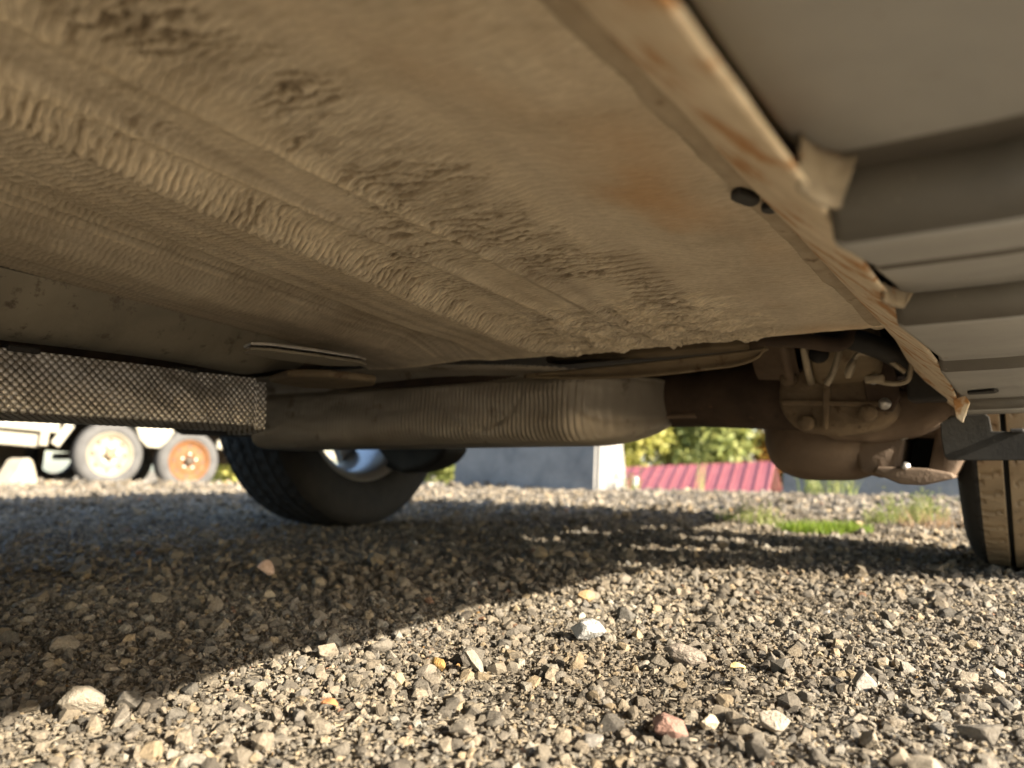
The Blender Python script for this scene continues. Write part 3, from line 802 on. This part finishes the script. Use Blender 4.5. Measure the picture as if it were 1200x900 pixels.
# bushing drum with rims
def drum(name, c, ax, prof, mat, n=40):
    o = lathe_x(name, prof, n, mat, None, True)
    q = Vector((1, 0, 0)).rotation_difference(Vector(ax))
    o.matrix_world = Matrix.Translation(c) @ q.to_matrix().to_4x4()
    o.data.transform(o.matrix_world); o.matrix_world = Matrix.Identity(4)
    return P_(o)
drum('bushing_sleeve', (-.235, 1.07, .335), (1, .10, .06), [(-.055, 0), (-.055, .055), (-.02, .060), (-.016, .069), (-.008, .069), (-.006, .056), (0, .056)], M['rust'])
drum('bushing_ring', (-.222, 1.07, .335), (1, .10, .06), [(-.004, .050), (-.004, .072), (.004, .072), (.004, .050)], M['line'])
drum('bushing_drum', (-.205, 1.075, .335), (1, .10, .06), [(-.012, 0), (-.012, .068), (-.004, .073), (.052, .075), (.066, .07), (.070, .06), (.070, 0)], M['rustdust'])
drum('bushing_slot', (-.196, 1.006, .298), (0, 1, -.3), [(-.002, 0), (-.002, .012), (.002, .012), (.002, 0)], M['black'], 16)
# cast knuckle body below the drum
ltex = bpy.data.textures.new('casting', 'CLOUDS'); ltex.noise_scale = .045; ltex.noise_depth = 2
def lumpy(o, st=.012):
    rm = o.modifiers.new('remesh', 'REMESH'); rm.mode = 'VOXEL'; rm.voxel_size = .0030; rm.use_smooth_shade = True
    sm = o.modifiers.new('soft', 'SMOOTH'); sm.iterations = 1
    d = o.modifiers.new('lump', 'DISPLACE'); d.texture = ltex; d.strength = st; d.texture_coords = 'LOCAL'
    return o
def blob(name, pts, mat, y0, y1, bev):
    return lumpy(P_(prism(name, pts, 1, y0, y1, mat, None, bev, 3, True)), .008)
blob('knuckle_housing', [(-.262, .262), (-.258, .285), (-.20, .300), (-.15, .285), (-.125, .262), (-.115, .226), (-.135, .205), (-.19, .196), (-.24, .205), (-.262, .235)], M['rustmid'], 1.06, 1.17, .026)
blob('knuckle_foot', [(-.20, .240), (-.12, .262), (-.06, .258), (-.055, .228), (-.09, .200), (-.16, .190), (-.22, .196)], M['rust'], 1.10, 1.22, .020)
for (x, y, z_) in ((-.245, 1.052, .275), (-.165, 1.052, .285), (-.150, 1.052, .225), (-.225, 1.052, .215)):
    drum('casting_boss', (x, y, z_), (0, 1, 0), [(-.008, 0), (-.008, .008), (-.004, .0105), (.012, .012), (.012, 0)], M['rustmid'], 18)
P_(prism('casting_rib', [(-.205, .206), (-.198, .206), (-.190, .285), (-.200, .290)], 1, 1.050, 1.075, M['rustmid'], None, .002))
P_(prism('casting_rib', [(-.255, .240), (-.130, .232), (-.130, .239), (-.255, .247)], 1, 1.052, 1.075, M['rustmid'], None, .002))
# lower arm: dished spring cup and outer arm
def cup():
    n, m_ = 48, 22
    G = np.zeros((n, m_, 3))
    prof = [(.0, .158), (.014, .158), (.020, .156), (.024, .150), (.030, .1475), (.040, .1490), (.052, .1525), (.064, .158), (.075, .166), (.083, .177), (.088, .190), (.0905, .205), (.0905, .220), (.092, .227), (.097, .229), (.097, .234), (.086, .234)]
    pp = np.array([p for p in prof])
    G = np.zeros((n, len(pp), 3)); a = np.linspace(0, 2 * np.pi, n, endpoint=False)
    G[..., 0] = -.232 + pp[None, :, 0] * np.cos(a)[:, None] * 1.0
    G[..., 1] = 1.235 + pp[None, :, 0] * np.sin(a)[:, None] * 1.15
    G[..., 2] = pp[None, :, 1] - .010
    return P_(grid('spring_cup', G, M['rust'], None, True, close_u=True))
cup()
arm_pts = [(-.16, .225), (-.10, .252), (-.05, .255), (-.045, .19), (-.058, .158), (-.085, .143), (-.125, .1375), (-.15, .146), (-.17, .165)]
# arm front wall with its rectangular opening, built as a frame of four pieces
P_(prism('arm_web', [(-.178, .150), (-.150, .1415), (-.128, .1560), (-.119, .196), (-.140, .215), (-.19, .215)], 1, 1.155, 1.30, M['rust'], None, .006, 3, True))
P_(prism('arm_web', [(-.096, .1485), (-.066, .1445), (-.052, .172), (-.050, .25), (-.082, .25), (-.085, .196)], 1, 1.150, 1.30, M['rust'], None, .006, 3, True))
P_(prism('arm_lip', [(-.160, .1490), (-.128, .1345), (-.100, .1335), (-.064, .143), (-.066, .150), (-.096, .1560), (-.128, .1575), (-.156, .158)], 1, 1.145, 1.30, M['rust'], None, .005, 3, True))
P_(prism('arm_top', [(-.185, .205), (-.12, .1965), (-.085, .1965), (-.05, .19), (-.048, .262), (-.10, .266), (-.15, .25), (-.19, .235)], 1, 1.16, 1.31, M['rust'], None, .012, 3, True))
P_(box('arm_cavity', (-.108, 1.27, .176), (.05, .01, .05), M['black']))
# bracket with bolts
P_(prism('link_bracket', [(-.158, .300), (-.120, .302), (-.112, .245), (-.122, .226), (-.150, .228)], 1, 1.055, 1.062, M['rustdark'], None, .002))
def bolt(x, y, z, r=.006):
    drum('bolt', (x, y, z), (0, 1, 0), [(-.006, 0), (-.006, r * .8), (-.004, r), (.002, r), (.002, r * 1.5), (.004, r * 1.5), (.004, 0)], M['bolt'], 12)
bolt(-.141, 1.048, .268, .005); bolt(-.130, 1.048, .236, .005); bolt(-.168, 1.05, .280, .005); bolt(-.088, 1.05, .246, .004); bolt(-.122, 1.143, .2055, .008); bolt(-.121, 1.148, .158, .004)
# hoses and brake lines
P_(tube('black_hose', smooth_path([(-.19, .98, .318), (-.155, .97, .309), (-.125, .985, .297), (-.105, 1.02, .285), (-.09, 1.1, .27)]), .013, M['black'], None, 12))
P_(tube('black_hose', smooth_path([(-.25, .93, .312), (-.20, .93, .305), (-.165, .95, .300), (-.150, .97, .315)]), .009, M['rustdark'], None, 12))
P_(tube('brake_line', smooth_path([(-.171, 1.0, .302), (-.172, 1.0, .296), (-.176, 1.0, .282), (-.182, 1.0, .268), (-.188, 1.0, .258)]), .0042, M['line'], None, 8))
P_(tube('brake_line', smooth_path([(-.10, 1.0, .268), (-.118, .995, .284), (-.142, .99, .293), (-.150, .99, .291), (-.155, .99, .282)]), .003, M['line'], None, 8))
P_(tube('brake_line_fitting', [(-.153, .99, .286), (-.157, .99, .278), (-.160, .99, .271), (-.161, .99, .264)], [.0035, .0055, .0055, .003], M['line'], None, 8))
P_(tube('brake_line', smooth_path([(-.138, 1.0, .262), (-.120, 1.0, .2565), (-.106, 1.0, .2555), (-.098, 1.0, .259), (-.095, 1.0, .268), (-.093, 1.0, .278)]), .003, M['line'], None, 8))
P_(box('line_clip', (-.133, .998, .262), (.022, .01, .010), M['line'], None, .003))
P_(box('dark_bracket', (-.078, 1.06, .262), (.05, .05, .05), M['black'], None, .004))
P_(tube('anti_roll_bar', smooth_path([(-.30, 1.18, .285), (-.2, 1.14, .28), (-.13, 1.12, .262), (-.08, 1.12, .252), (-.02, 1.13, .25)]), .012, M['rust'], None, 12))
# ---- left-hand suspension, mostly a dark shape against the far wheel
P_(prism('lower_arm', [(-1.27, .215), (-1.05, .225), (-1.045, .190), (-1.070, .166), (-1.11, .150), (-1.17, .140), (-1.21, .160)], 1, 1.34, 1.43, M['black'], None, .012, 3))
P_(tube('shock_absorber', [(-1.24, 1.40, .15), (-1.22, 1.45, .30), (-1.2, 1.5, .6)], [.026, .026, .026], M['black'], None, 14))
P_(tube('axle_shaft', [(-1.5, 1.51, .32), (-.74, 1.5, .30)], .02, M['rustdark'], None, 14))
P_(tube('axle_shaft', [(.0, 1.5, .32), (-.74, 1.5, .30)], .02, M['rustdark'], None, 14))
P_(tube('muffler', smooth_path([(-1.22, 1.02, .262), (-1.18, 1.02, .262), (-.70, 1.03, .255), (-.62, 1.04, .255)]), [.02] + [.05] * 17 + [.02], M['rustdark'], None, 20))

# ---- underbody, shell and glass
def sheet(name, x0, x1, y0, y1, z, mat, th=.01):
    return P_(box(name, ((x0 + x1) / 2, (y0 + y1) / 2, z), (abs(x1 - x0), abs(y1 - y0), th), mat))
sheet('floor_plate', -1.50, -.83, -.75, .86, .345, M['under'])
sheet('floor_plate', -.84, -.70, -.75, .86, .40, M['under'])
P_(box('inner_sill', (.016, .18, .352), (.246, 1.84, .05), M['under']))
P_(box('spare_well', (-1.30, 1.02, .30), (.22, .22, .16), M['under'], None, .02))
sheet('front_floor', -1.25, -.23, -2.0, -.76, .33, M['under'])
sheet('rear_floor', -1.28, -.20, .87, 2.30, .40, M['under'])
P_(box('toe_board', (CX, -.755, .37), (1.5, .012, .10), M['under']))
P_(box('rear_bulkhead', (CX, .872, .372), (1.46, .008, .07), M['under']))
for sgn, x in ((1, -.20), (-1, -1.28)):
    for yc in (RY, -1.22):
        n = 24; G = np.zeros((n, 2, 3)); a = np.linspace(-.15, math.pi + .15, n)
        for j, xx_ in enumerate((x, .145 if sgn > 0 else -1.625)):
            G[:, j, 0] = xx_; G[:, j, 1] = yc + .40 * np.cos(a); G[:, j, 2] = .335 + .40 * np.sin(a)
        P_(grid('wheel_arch_liner', G, M['black'], None, True))
        V = [(x, yc, .335)] + [(x, yc + .40 * math.cos(t), .335 + .40 * math.sin(t)) for t in a]
        P_(mesh('wheel_arch_wall', V, [(0, i, i + 1) for i in range(1, n)], M['black']))

def shell():
    YS = np.arange(-2.16, 2.461, .06)
    def lerp(v, t): return np.interp(v, *zip(*t))
    deck = [(-2.16, .60), (-2.05, .72), (-1.6, .86), (-.95, .95), (-.2, 1.40), (.3, 1.44), (.8, 1.40), (1.45, 1.06), (1.6, .975), (2.3, .945), (2.42, .90), (2.46, .80)]
    belt = [(-2.16, .56), (-2.0, .66), (-1.0, .86), (1.5, .93), (2.3, .90), (2.46, .76)]
    wid = [(-2.16, .62), (-2.0, .80), (-1.6, .885), (-1.0, .90), (1.6, .90), (2.2, .86), (2.4, .78), (2.46, .66)]
    tw = [(-2.16, .55), (-1.9, .66), (-.95, .70), (-.2, .56), (.8, .55), (1.45, .62), (2.3, .70), (2.46, .58)]
    rows = []
    for y in YS:
        w = lerp(y, wid); b = lerp(y, belt); d = max(lerp(y, deck), b + .015); t = lerp(y, tw)
        zb = .345
        for yc in (RY, -1.22):
            q = .385 ** 2 - (y - yc) ** 2
            if q > 0: zb = max(zb, .335 + math.sqrt(q))
        half = [(w - .04, zb), (w - .005, max(zb + .005, .44)), (w, max(zb + .01, .62)), (w - .02, max(zb + .02, b)), (w - .05, b + .012), (.5 * (w - .05) + .5 * t, (b + d) / 2 + .02), (t, d - .02), (t - .07, d + .0), (t * .5, d + .025), (0, d + .03)]
        rows.append([(CX + x, y, z) for x, z in half] + [(CX - x, y, z) for x, z in half[-2::-1]])
    A = np.array(rows); n, m = A.shape[:2]
    idx = np.arange(n * m).reshape(n, m)
    q = np.stack([idx[:-1, :-1], idx[1:, :-1], idx[1:, 1:], idx[:-1, 1:]], -1)
    kind = np.zeros(q.shape[:2], int)
    for i in range(n - 1):
        y = YS[i] + .03
        for j in range(m - 1):
            jj = min(j, m - 2 - j)
            if jj in (4, 5) and -.75 < y < 1.25 and not (.12 < y < .24): kind[i, j] = 1
            if jj in (7, 8) and -.90 < y < -.22: kind[i, j] = 2
            if jj in (7, 8) and .88 < y < 1.45: kind[i, j] = 3
    Vv_ = A.reshape(-1, 3)
    def sub(name, mask, mat):
        f = q[mask]; ids = np.unique(f); mp = np.zeros(n * m, int); mp[ids] = np.arange(len(ids))
        return P_(obj(name, from_np(name, Vv_[ids], quads=mp[f]), mat, None, True))
    sub('body_shell', kind == 0, M['body'])
    half_ = np.zeros(kind.shape, bool); half_[:, :(m - 1) // 2] = True
    front = np.zeros(kind.shape, bool); front[YS[:-1] + .03 < .18] = True
    for s in (half_, ~half_):
        sub('side_window', (kind == 1) & s & front, M['glass']); sub('side_window', (kind == 1) & s & ~front, M['glass'])
    sub('windscreen', kind == 2, M['glass']); sub('rear_window', kind == 3, M['glass'])
    for e, nm in ((0, 'front_bumper'), (n - 1, 'rear_bumper')):
        P_(mesh(nm, A[e], [tuple(range(m))], M['body']))
shell()
for s in (-1, 1):
    P_(box('tail_lamp', (CX + s * .62, 2.44, .80), (.24, .05, .12), M['lampred'], None, .015))
    P_(box('head_lamp', (CX + s * .60, -2.13, .62), (.26, .06, .11), M['lampclear'], None, .015))
P_(box('rear_valance', (CX, 2.40, .42), (1.50, .06, .20), M['body'], None, .02))
# outer sill of the far side
P_(box('side_skirt', (-1.58, -.02, .30), (.14, 2.1, .11), M['skirt'], None, .02))

# ------------------------------------------------------------------ trailer behind the car
tl = empty('trailer', (-7.0, 3.93, -.05), (0, 0, 0))
tag(tl, 'cream white tandem axle trailer with one white and one rusty orange wheel', 'trailer')
tl.rotation_euler = (R(-4.5), 0, R(-14)); tl.scale = (1.13, 1.1, 1.13)
def tw_(y, rimmat, label):
    w = empty('wheel'); w.parent = tl; w.location = (0, y, .272); w['label'] = label
    lathe_x('tyre', [(-.16, .175), (-.172, .20), (-.172, .235), (-.155, .262), (-.12, .272), (-.04, .272), (-.01, .262), (.008, .235), (.010, .205), (.0, .180), (-.02, .172), (-.14, .172)], 56, M['trailtyre'], w, True, closed=True)
    lathe_x('rim', [(-.02, .182), (.002, .184), (.004, .176), (-.012, .165), (-.030, .15), (-.034, .120), (-.018, .095), (-.014, .06), (-.03, .045), (-.03, .0)], 48, rimmat, w, True)
    lathe_x('hub', [(-.03, .036), (.02, .034), (.028, .022), (.03, .0)], 20, M['rustdust'] if rimmat is M['rimwhite'] else M['trunder'], w)
    for k in range(8):
        a = k / 8 * 6.283
        drum_ = lathe_x('rim_hole', [(-.001, .0), (-.001, .016), (.001, .016), (.001, 0)], 10, M['trunder'], w, False, center=(-.030, .128 * math.cos(a), .128 * math.sin(a)))
    for k in range(5):
        a = k / 5 * 6.283 + .3
        lathe_x('wheel_nut', [(-.02, .0), (-.02, .010), (.0, .010), (.0, 0)], 6, M['bolt'], w, False, center=(-.006, .062 * math.cos(a), .062 * math.sin(a)))
tw_(0.0, M['rimwhite'], 'trailer wheel with a cream white rim')
tw_(.66, M['rimrust'], 'trailer wheel with a rusty orange rim')
def tb(name, c, s, mat, bev=.01, rot=None): return box(name, c, s, mat, tl, bev, rot)
tb('side_rail', (-.04, -2.0, .47), (.08, 3.2, .13), M['trailer'])
tb('side_panel', (-.05, -.4, .72), (.06, 6.4, .30), M['trailer'])
tb('lower_rail', (-.10, -2.2, .335), (.10, 3.4, .10), M['trailer'])
tb('rail_bracket', (-.02, -.50, .42), (.05, .06, .24), M['tunnel'], .005)
tb('rail_gusset', (-.03, -.37, .40), (.05, .07, .20), M['trailer'], .005, Matrix.Rotation(R(-28), 3, 'X'))
prism('fender', [(-.36, .56), (-.32, .60), (1.0, .60), (1.10, .50), (1.07, .49), (.93, .56), (.52, .56), (.44, .42), (.38, .36), (.28, .36), (.21, .42), (.15, .56), (-.30, .56)], 0, -.14, .02, M['trailer'], tl, .004)
tb('tail_rail', (-.06, 1.9, .44), (.08, 2.0, .08), M['trailer'])
tb('tail_bracket', (-.06, 1.10, .36), (.06, .12, .06), M['rustdust'], .005)
tb('axle', (-.95, 0, .272), (1.7, .06, .06), M['trunder'], .005); tb('axle', (-.95, .66, .272), (1.7, .06, .06), M['trunder'], .005)
tb('deck', (-.95, -.4, .60), (1.75, 6.3, .06), M['trunder'], .005)
tb('far_side_panel', (-1.85, -.4, .60), (.06, 6.4, .55), M['trunder'])
tb('far_skirt', (-1.80, -1.9, .20), (.05, 3.6, .36), M['trunder'])
for y in (0, .66):
    lathe_x('far_tyre', [(-1.9, .17), (-1.9, .25), (-1.87, .272), (-1.77, .272), (-1.74, .25), (-1.74, .17)], 40, M['tyre'], tl, True, center=(0, y, .272), closed=True)

# pale sack-like block standing under the trailer's end
pb = prism('cargo_sack', [(-.17, 0), (.13, 0), (.10, .10), (.06, .20), (.02, .225), (-.03, .21), (-.10, .10)], 0, -.09, .09, worn('pale_sack', (.24, .20, .14), (.30, .27, .21), 12, .85, 0, None, 1, .6, .5, .01, 30), None, .02, 3)
pb.location = (-6.72, 3.05, float(terrain(-6.72, 3.05)) - .005); pb.rotation_euler = (0, 0, R(20))
tag(pb, 'pale tapered sack standing on the gravel before the trailer end', 'sack')

# ------------------------------------------------------------------ concrete blocks on the yard's edge
def block(label, cx, cy, e, L, W, H, taper):
    e = Vector((e[0], e[1], 0)).normalized(); g = Vector((-e.y, e.x, 0))
    n, mh = 22, 12
    bm = bmesh.new()
    b0 = [(0, 0), (-L, 0), (-L, W), (0, W)]
    t0 = [(-taper * .3, taper), (-L + taper * .3, taper), (-L + taper * .3, W - taper), (-taper * .3, W - taper)]
    def P3(p, z): q = e * p[0] + g * p[1]; return (q.x, q.y, z)
    vb = [bm.verts.new(P3(p, -.15)) for p in b0]; vt = [bm.verts.new(P3(p, H)) for p in t0]
    bm.faces.new(vb[::-1]); bm.faces.new(vt)
    for i in range(4): bm.faces.new((vb[i], vb[(i + 1) % 4], vt[(i + 1) % 4], vt[i]))
    bmesh.ops.recalc_face_normals(bm, faces=bm.faces[:])
    bmesh.ops.bevel(bm, geom=bm.edges[:], offset=.02, segments=2, affect='EDGES')
    me = bpy.data.meshes.new('concrete_block'); bm.to_mesh(me); bm.free()
    o = empty('concrete_block', (cx, cy, float(terrain(cx, cy))))
    obj('block_body', me, M['concrete'], o)
    tb_ = e * (-L * .5) + g * (W * .5)
    for s in (-.28, .28):
        c_ = e * (-L * .5 + L * s) + g * (W * .5)
        tube('lifting_loop', smooth_path([(c_.x - e.x * .05, c_.y - e.y * .05, H - .03), (c_.x - e.x * .045, c_.y - e.y * .045, H + .06), (c_.x + e.x * .045, c_.y + e.y * .045, H + .06), (c_.x + e.x * .05, c_.y + e.y * .05, H - .03)]), .008, M['rust'], o, 8)
    tag(o, label, 'block', 'concrete blocks along the yard edge')
    return o
block('grey concrete block with a sunlit cream end, left of the red roof', -2.234, 4.40, (.95, -.31), 1.62, .34, .62, .07)
block('grey concrete block right of the red roof, half hidden behind the suspension', .10, 4.95, (.97, -.22), 1.46, .5, .62, .10)

# ------------------------------------------------------------------ red-roofed building beyond the drop
bd = empty('red_roofed_shed', (-9.3, 26.2, -3.9), (0, 0, R(8)))
tag(bd, 'shed with a red ribbed metal roof standing below the yard edge', 'shed')
prism('wall', [(-2.6, 0), (2.6, 0), (2.6, 2.75), (0, 3.5), (-2.6, 2.75)], 0, -2.6, 2.3, M['wallwhite'], bd, .01)
for s in (-1, 1):
    n = 60; G = np.zeros((n, 2, 3)); xs_ = np.linspace(-3.0, 2.6, n)
    G[:, 0] = np.stack([xs_, np.full(n, s * 2.95), np.full(n, 2.70)], -1)
    G[:, 1] = np.stack([xs_, np.full(n, 0.0), np.linspace(3.93, 4.16, n)], -1)
    rf = grid('roof', G, M['redroof'], bd, False); rf.modifiers.new('thick', 'SOLIDIFY').thickness = .05
    for k in range(15):
        x = -2.95 + k * .393; zt_ = 3.93 + .23 * (x + 3) / 5.6
        mesh('roof_rib', [(x - .03, s * 2.95, 2.73), (x + .03, s * 2.95, 2.73), (x + .03, 0, zt_ + .03), (x - .03, 0, zt_ + .03), (x - .02, s * 2.95, 2.755), (x + .02, s * 2.95, 2.755), (x + .02, 0, zt_ + .055), (x - .02, 0, zt_ + .055)],
             [(0, 1, 2, 3), (4, 5, 6, 7), (0, 1, 5, 4), (1, 2, 6, 5), (2, 3, 7, 6), (3, 0, 4, 7)], M['redroof'], rf)
box('door', (-1.2, -2.61, 1.0), (.95, .06, 2.0), M['rustdust'], bd, .01)
wdw = box('window', (1.0, -2.61, 1.5), (.9, .06, .8), M['stake'], bd, .01); box('pane', (1.0, -2.65, 1.5), (.78, .02, .68), M['glass'], wdw)

# ------------------------------------------------------------------ trees
def tree(name, label, x, y, zb, h, cr, nleaf, mat, seed, ls=.16, low=.22):
    r = np.random.default_rng(seed)
    t = empty(name, (x, y, zb))
    tr_ = [Vector((r.normal() * .05 * i, r.normal() * .05 * i, h * .92 * i / 6)) for i in range(7)]
    tube('trunk', smooth_path(tr_, 3), [h * .018 * (1 - .85 * i / 18) + .01 for i in range(19)], M['bark'], t, 8)
    V, F = [], []; cen = []
    nb = 26
    for b in range(nb):
        f = low + (1 - low) * (b + .5) / nb; a = r.random() * 6.283
        rad = cr * (math.sin(min(1, (1 - f) * 1.35 + .12) * math.pi * .5)) * (.55 + .6 * r.random())
        p0 = Vector((0, 0, h * (f - .06))); p1 = Vector((math.cos(a) * rad, math.sin(a) * rad, h * f + .05 * h * r.normal()))
        tube('limb', [p0, p0.lerp(p1, .5) + Vector((0, 0, .03 * h)), p1], [h * .006, h * .004, h * .0015], M['bark'], t, 5)
        for q in range(3): cen.append((p0.lerp(p1, .45 + .27 * q), cr * (.20 + .16 * r.random())))
    per = nleaf // len(cen)
    for c_, s_ in cen:
        pts = r.normal(size=(per, 3)) * s_ * .8 + np.array(c_)
        nrm = r.normal(size=(per, 3)); nrm /= np.linalg.norm(nrm, axis=1)[:, None]
        tg = np.cross(nrm, r.normal(size=(per, 3))); tg /= np.linalg.norm(tg, axis=1)[:, None]; bt = np.cross(nrm, tg)
        sz_ = ls * (.6 + .8 * r.random((per, 1)))
        V.append(np.stack([pts - tg * sz_, pts + bt * sz_ * .5, pts + tg * sz_, pts - bt * sz_ * .5], 1).reshape(-1, 3))
    V = np.vstack(V); q = np.arange(len(V)).reshape(-1, 4)
    obj('crown', from_np('crown', V, quads=q), mat, t)
    tag(t, label, 'tree', 'autumn trees beyond the shed')
T = [('birch_tree', 'bright yellow green birch just right of the concrete block end', -17.5, 39.5, 9, 2.0, 'leafy', .10),
     ('birch_tree', 'thin pale birch between the green trees above the roof', -15.4, 42.5, 9.5, 1.6, 'leafy', .16),
     ('birch_tree', 'olive green tree above the middle of the red roof', -13.4, 41.5, 8.5, 2.1, 'leafg', .08),
     ('maple_tree', 'orange tinged tree at the right end of the roof', -10.4, 43.5, 7.5, 1.7, 'leafo', .10),
     ('birch_tree', 'yellowing tree behind the right block', -8.0, 44.0, 9, 2.4, 'leafy', .08),
     ('birch_tree', 'green tree seen far off left of the concrete block', -26, 33.0, 9, 2.4, 'leafg', .1),
     ('birch_tree', 'tall yellow green tree far beyond the trailer tail', -33, 26.0, 10, 2.8, 'leafy', .12)]
for i, (nm, lb, x, y, h, cr, mt, low) in enumerate(T):
    tree(nm, lb, x, y, float(terrain(x, y)) - .1, h, cr, 9000, M[mt], 900 + i, .21, low)

# ------------------------------------------------------------------ stake, weeds, grass
st = empty('marker_stake', (-5.15, 11.6, 0)); st.location.z = float(terrain(-5.15, 11.6)) - .1
prism('post', [(-.03, -.03), (.03, -.03), (.03, .03), (-.03, .03)], 2, 0, 1.55, M['stake'], st, .006)
prism('cap', [(-.035, -.035), (.035, -.035), (.035, .035), (-.035, .035)], 2, 1.552, 1.60, M['stake'], st, .01)
tag(st, 'thin white stake standing before the red roof', 'stake')

def blades(name, x, y, n, spread, h, w, mat, label, cat, group, seed, lean=.35, leafy=0):
    r = np.random.default_rng(seed); V = []; F = []
    for i in range(n):
        a = r.random() * 6.283; d = spread * math.sqrt(r.random()); bx, by = d * math.cos(a), d * math.sin(a) * .8
        hh = h * (.5 + .7 * r.random()); la = r.random() * 6.283; ln = lean * r.random() * hh * 1.6; ww = w * (.6 + .8 * r.random())
        px_, py_ = -math.sin(la) * ww, math.cos(la) * ww
        z0 = float(terrain(x + bx, y + by)) - float(terrain(x, y)) - .004
        b = len(V)
        for k in range(4):
            t = k / 3; cx_ = bx + math.cos(la) * ln * t * t; cy_ = by + math.sin(la) * ln * t * t; zz_ = z0 + hh * t * (1 - .15 * t); q = 1 - t * .9
            V += [(cx_ - px_ * q, cy_ - py_ * q, zz_), (cx_ + px_ * q, cy_ + py_ * q, zz_)]
            if k: F.append((b + 2 * k - 2, b + 2 * k - 1, b + 2 * k + 1, b + 2 * k))
        for q in range(leafy):
            t = .25 + .75 * r.random(); cx_ = bx + math.cos(la) * ln * t * t; cy_ = by + math.sin(la) * ln * t * t; zz_ = z0 + hh * t
            b = len(V); A = r.random() * 6.283; l = w * 5 * (.6 + .8 * r.random()); s = l * .3
            V += [(cx_, cy_, zz_), (cx_ + math.cos(A) * l * .5 - math.sin(A) * s, cy_ + math.sin(A) * l * .5 + math.cos(A) * s, zz_ + l * .3), (cx_ + math.cos(A) * l, cy_ + math.sin(A) * l, zz_ + l * .15), (cx_ + math.cos(A) * l * .5 + math.sin(A) * s, cy_ + math.sin(A) * l * .5 - math.cos(A) * s, zz_ + l * .3)]
            F.append((b, b + 1, b + 2, b + 3))
    o = mesh(name, V, F, mat); o.location = (x, y, float(terrain(x, y)))
    tag(o, label, cat, group)
    return o
gl = 'plants growing in the gravel behind the car'
blades('grass_tuft', -.42, 1.99, 900, .085, .034, .0016, M['grass'], 'bright green low grass tuft, largest of the plants in the gravel', 'grass', gl, 1, .8)
blades('grass_tuft', -.35, 2.03, 420, .06, .036, .0016, M['grass'], 'yellow green end of grass just right of the bright tuft', 'grass', gl, 2, .8)
blades('weed', -.60, 2.18, 60, .06, .07, .0018, M['weed'], 'wispy pale green weed just left of the bright grass tuft', 'weed', gl, 3, .5, 4)
blades('weed', -.70, 2.25, 40, .05, .05, .0018, M['weed'], 'smallest faint weed, leftmost of those around the grass', 'weed', gl, 4, .5, 4)
blades('weed', -.245, 2.55, 80, .08, .09, .002, M['weed'], 'taller yellow green weed nearest the right wheel', 'weed', gl, 5, .45, 6)
blades('weed', -.30, 2.42, 60, .08, .05, .002, M['weed'], 'low weed between the grass tuft and the right wheel', 'weed', gl, 6, .5, 5)
blades('dry_weed', -.17, 2.30, 110, .10, .06, .0014, M['drystem'], 'brown dry stems against the right wheel', 'weed', gl, 7, .6)
blades('weed', -1.75, 5.02, 8, .05, .50, .004, M['weed'], 'tall thin weed standing against the red roof', 'weed', gl, 8, .2, 7)
blades('weed', -2.05, 4.55, 26, .06, .14, .004, M['weed'], 'short weed at the foot of the sunlit block end', 'weed', gl, 9, .4, 4)
blades('weed', -.90, 4.7, 60, .16, .18, .004, M['weed'], 'pale weed clump below the spring cup at the yard edge', 'weed', gl, 10, .4, 5)
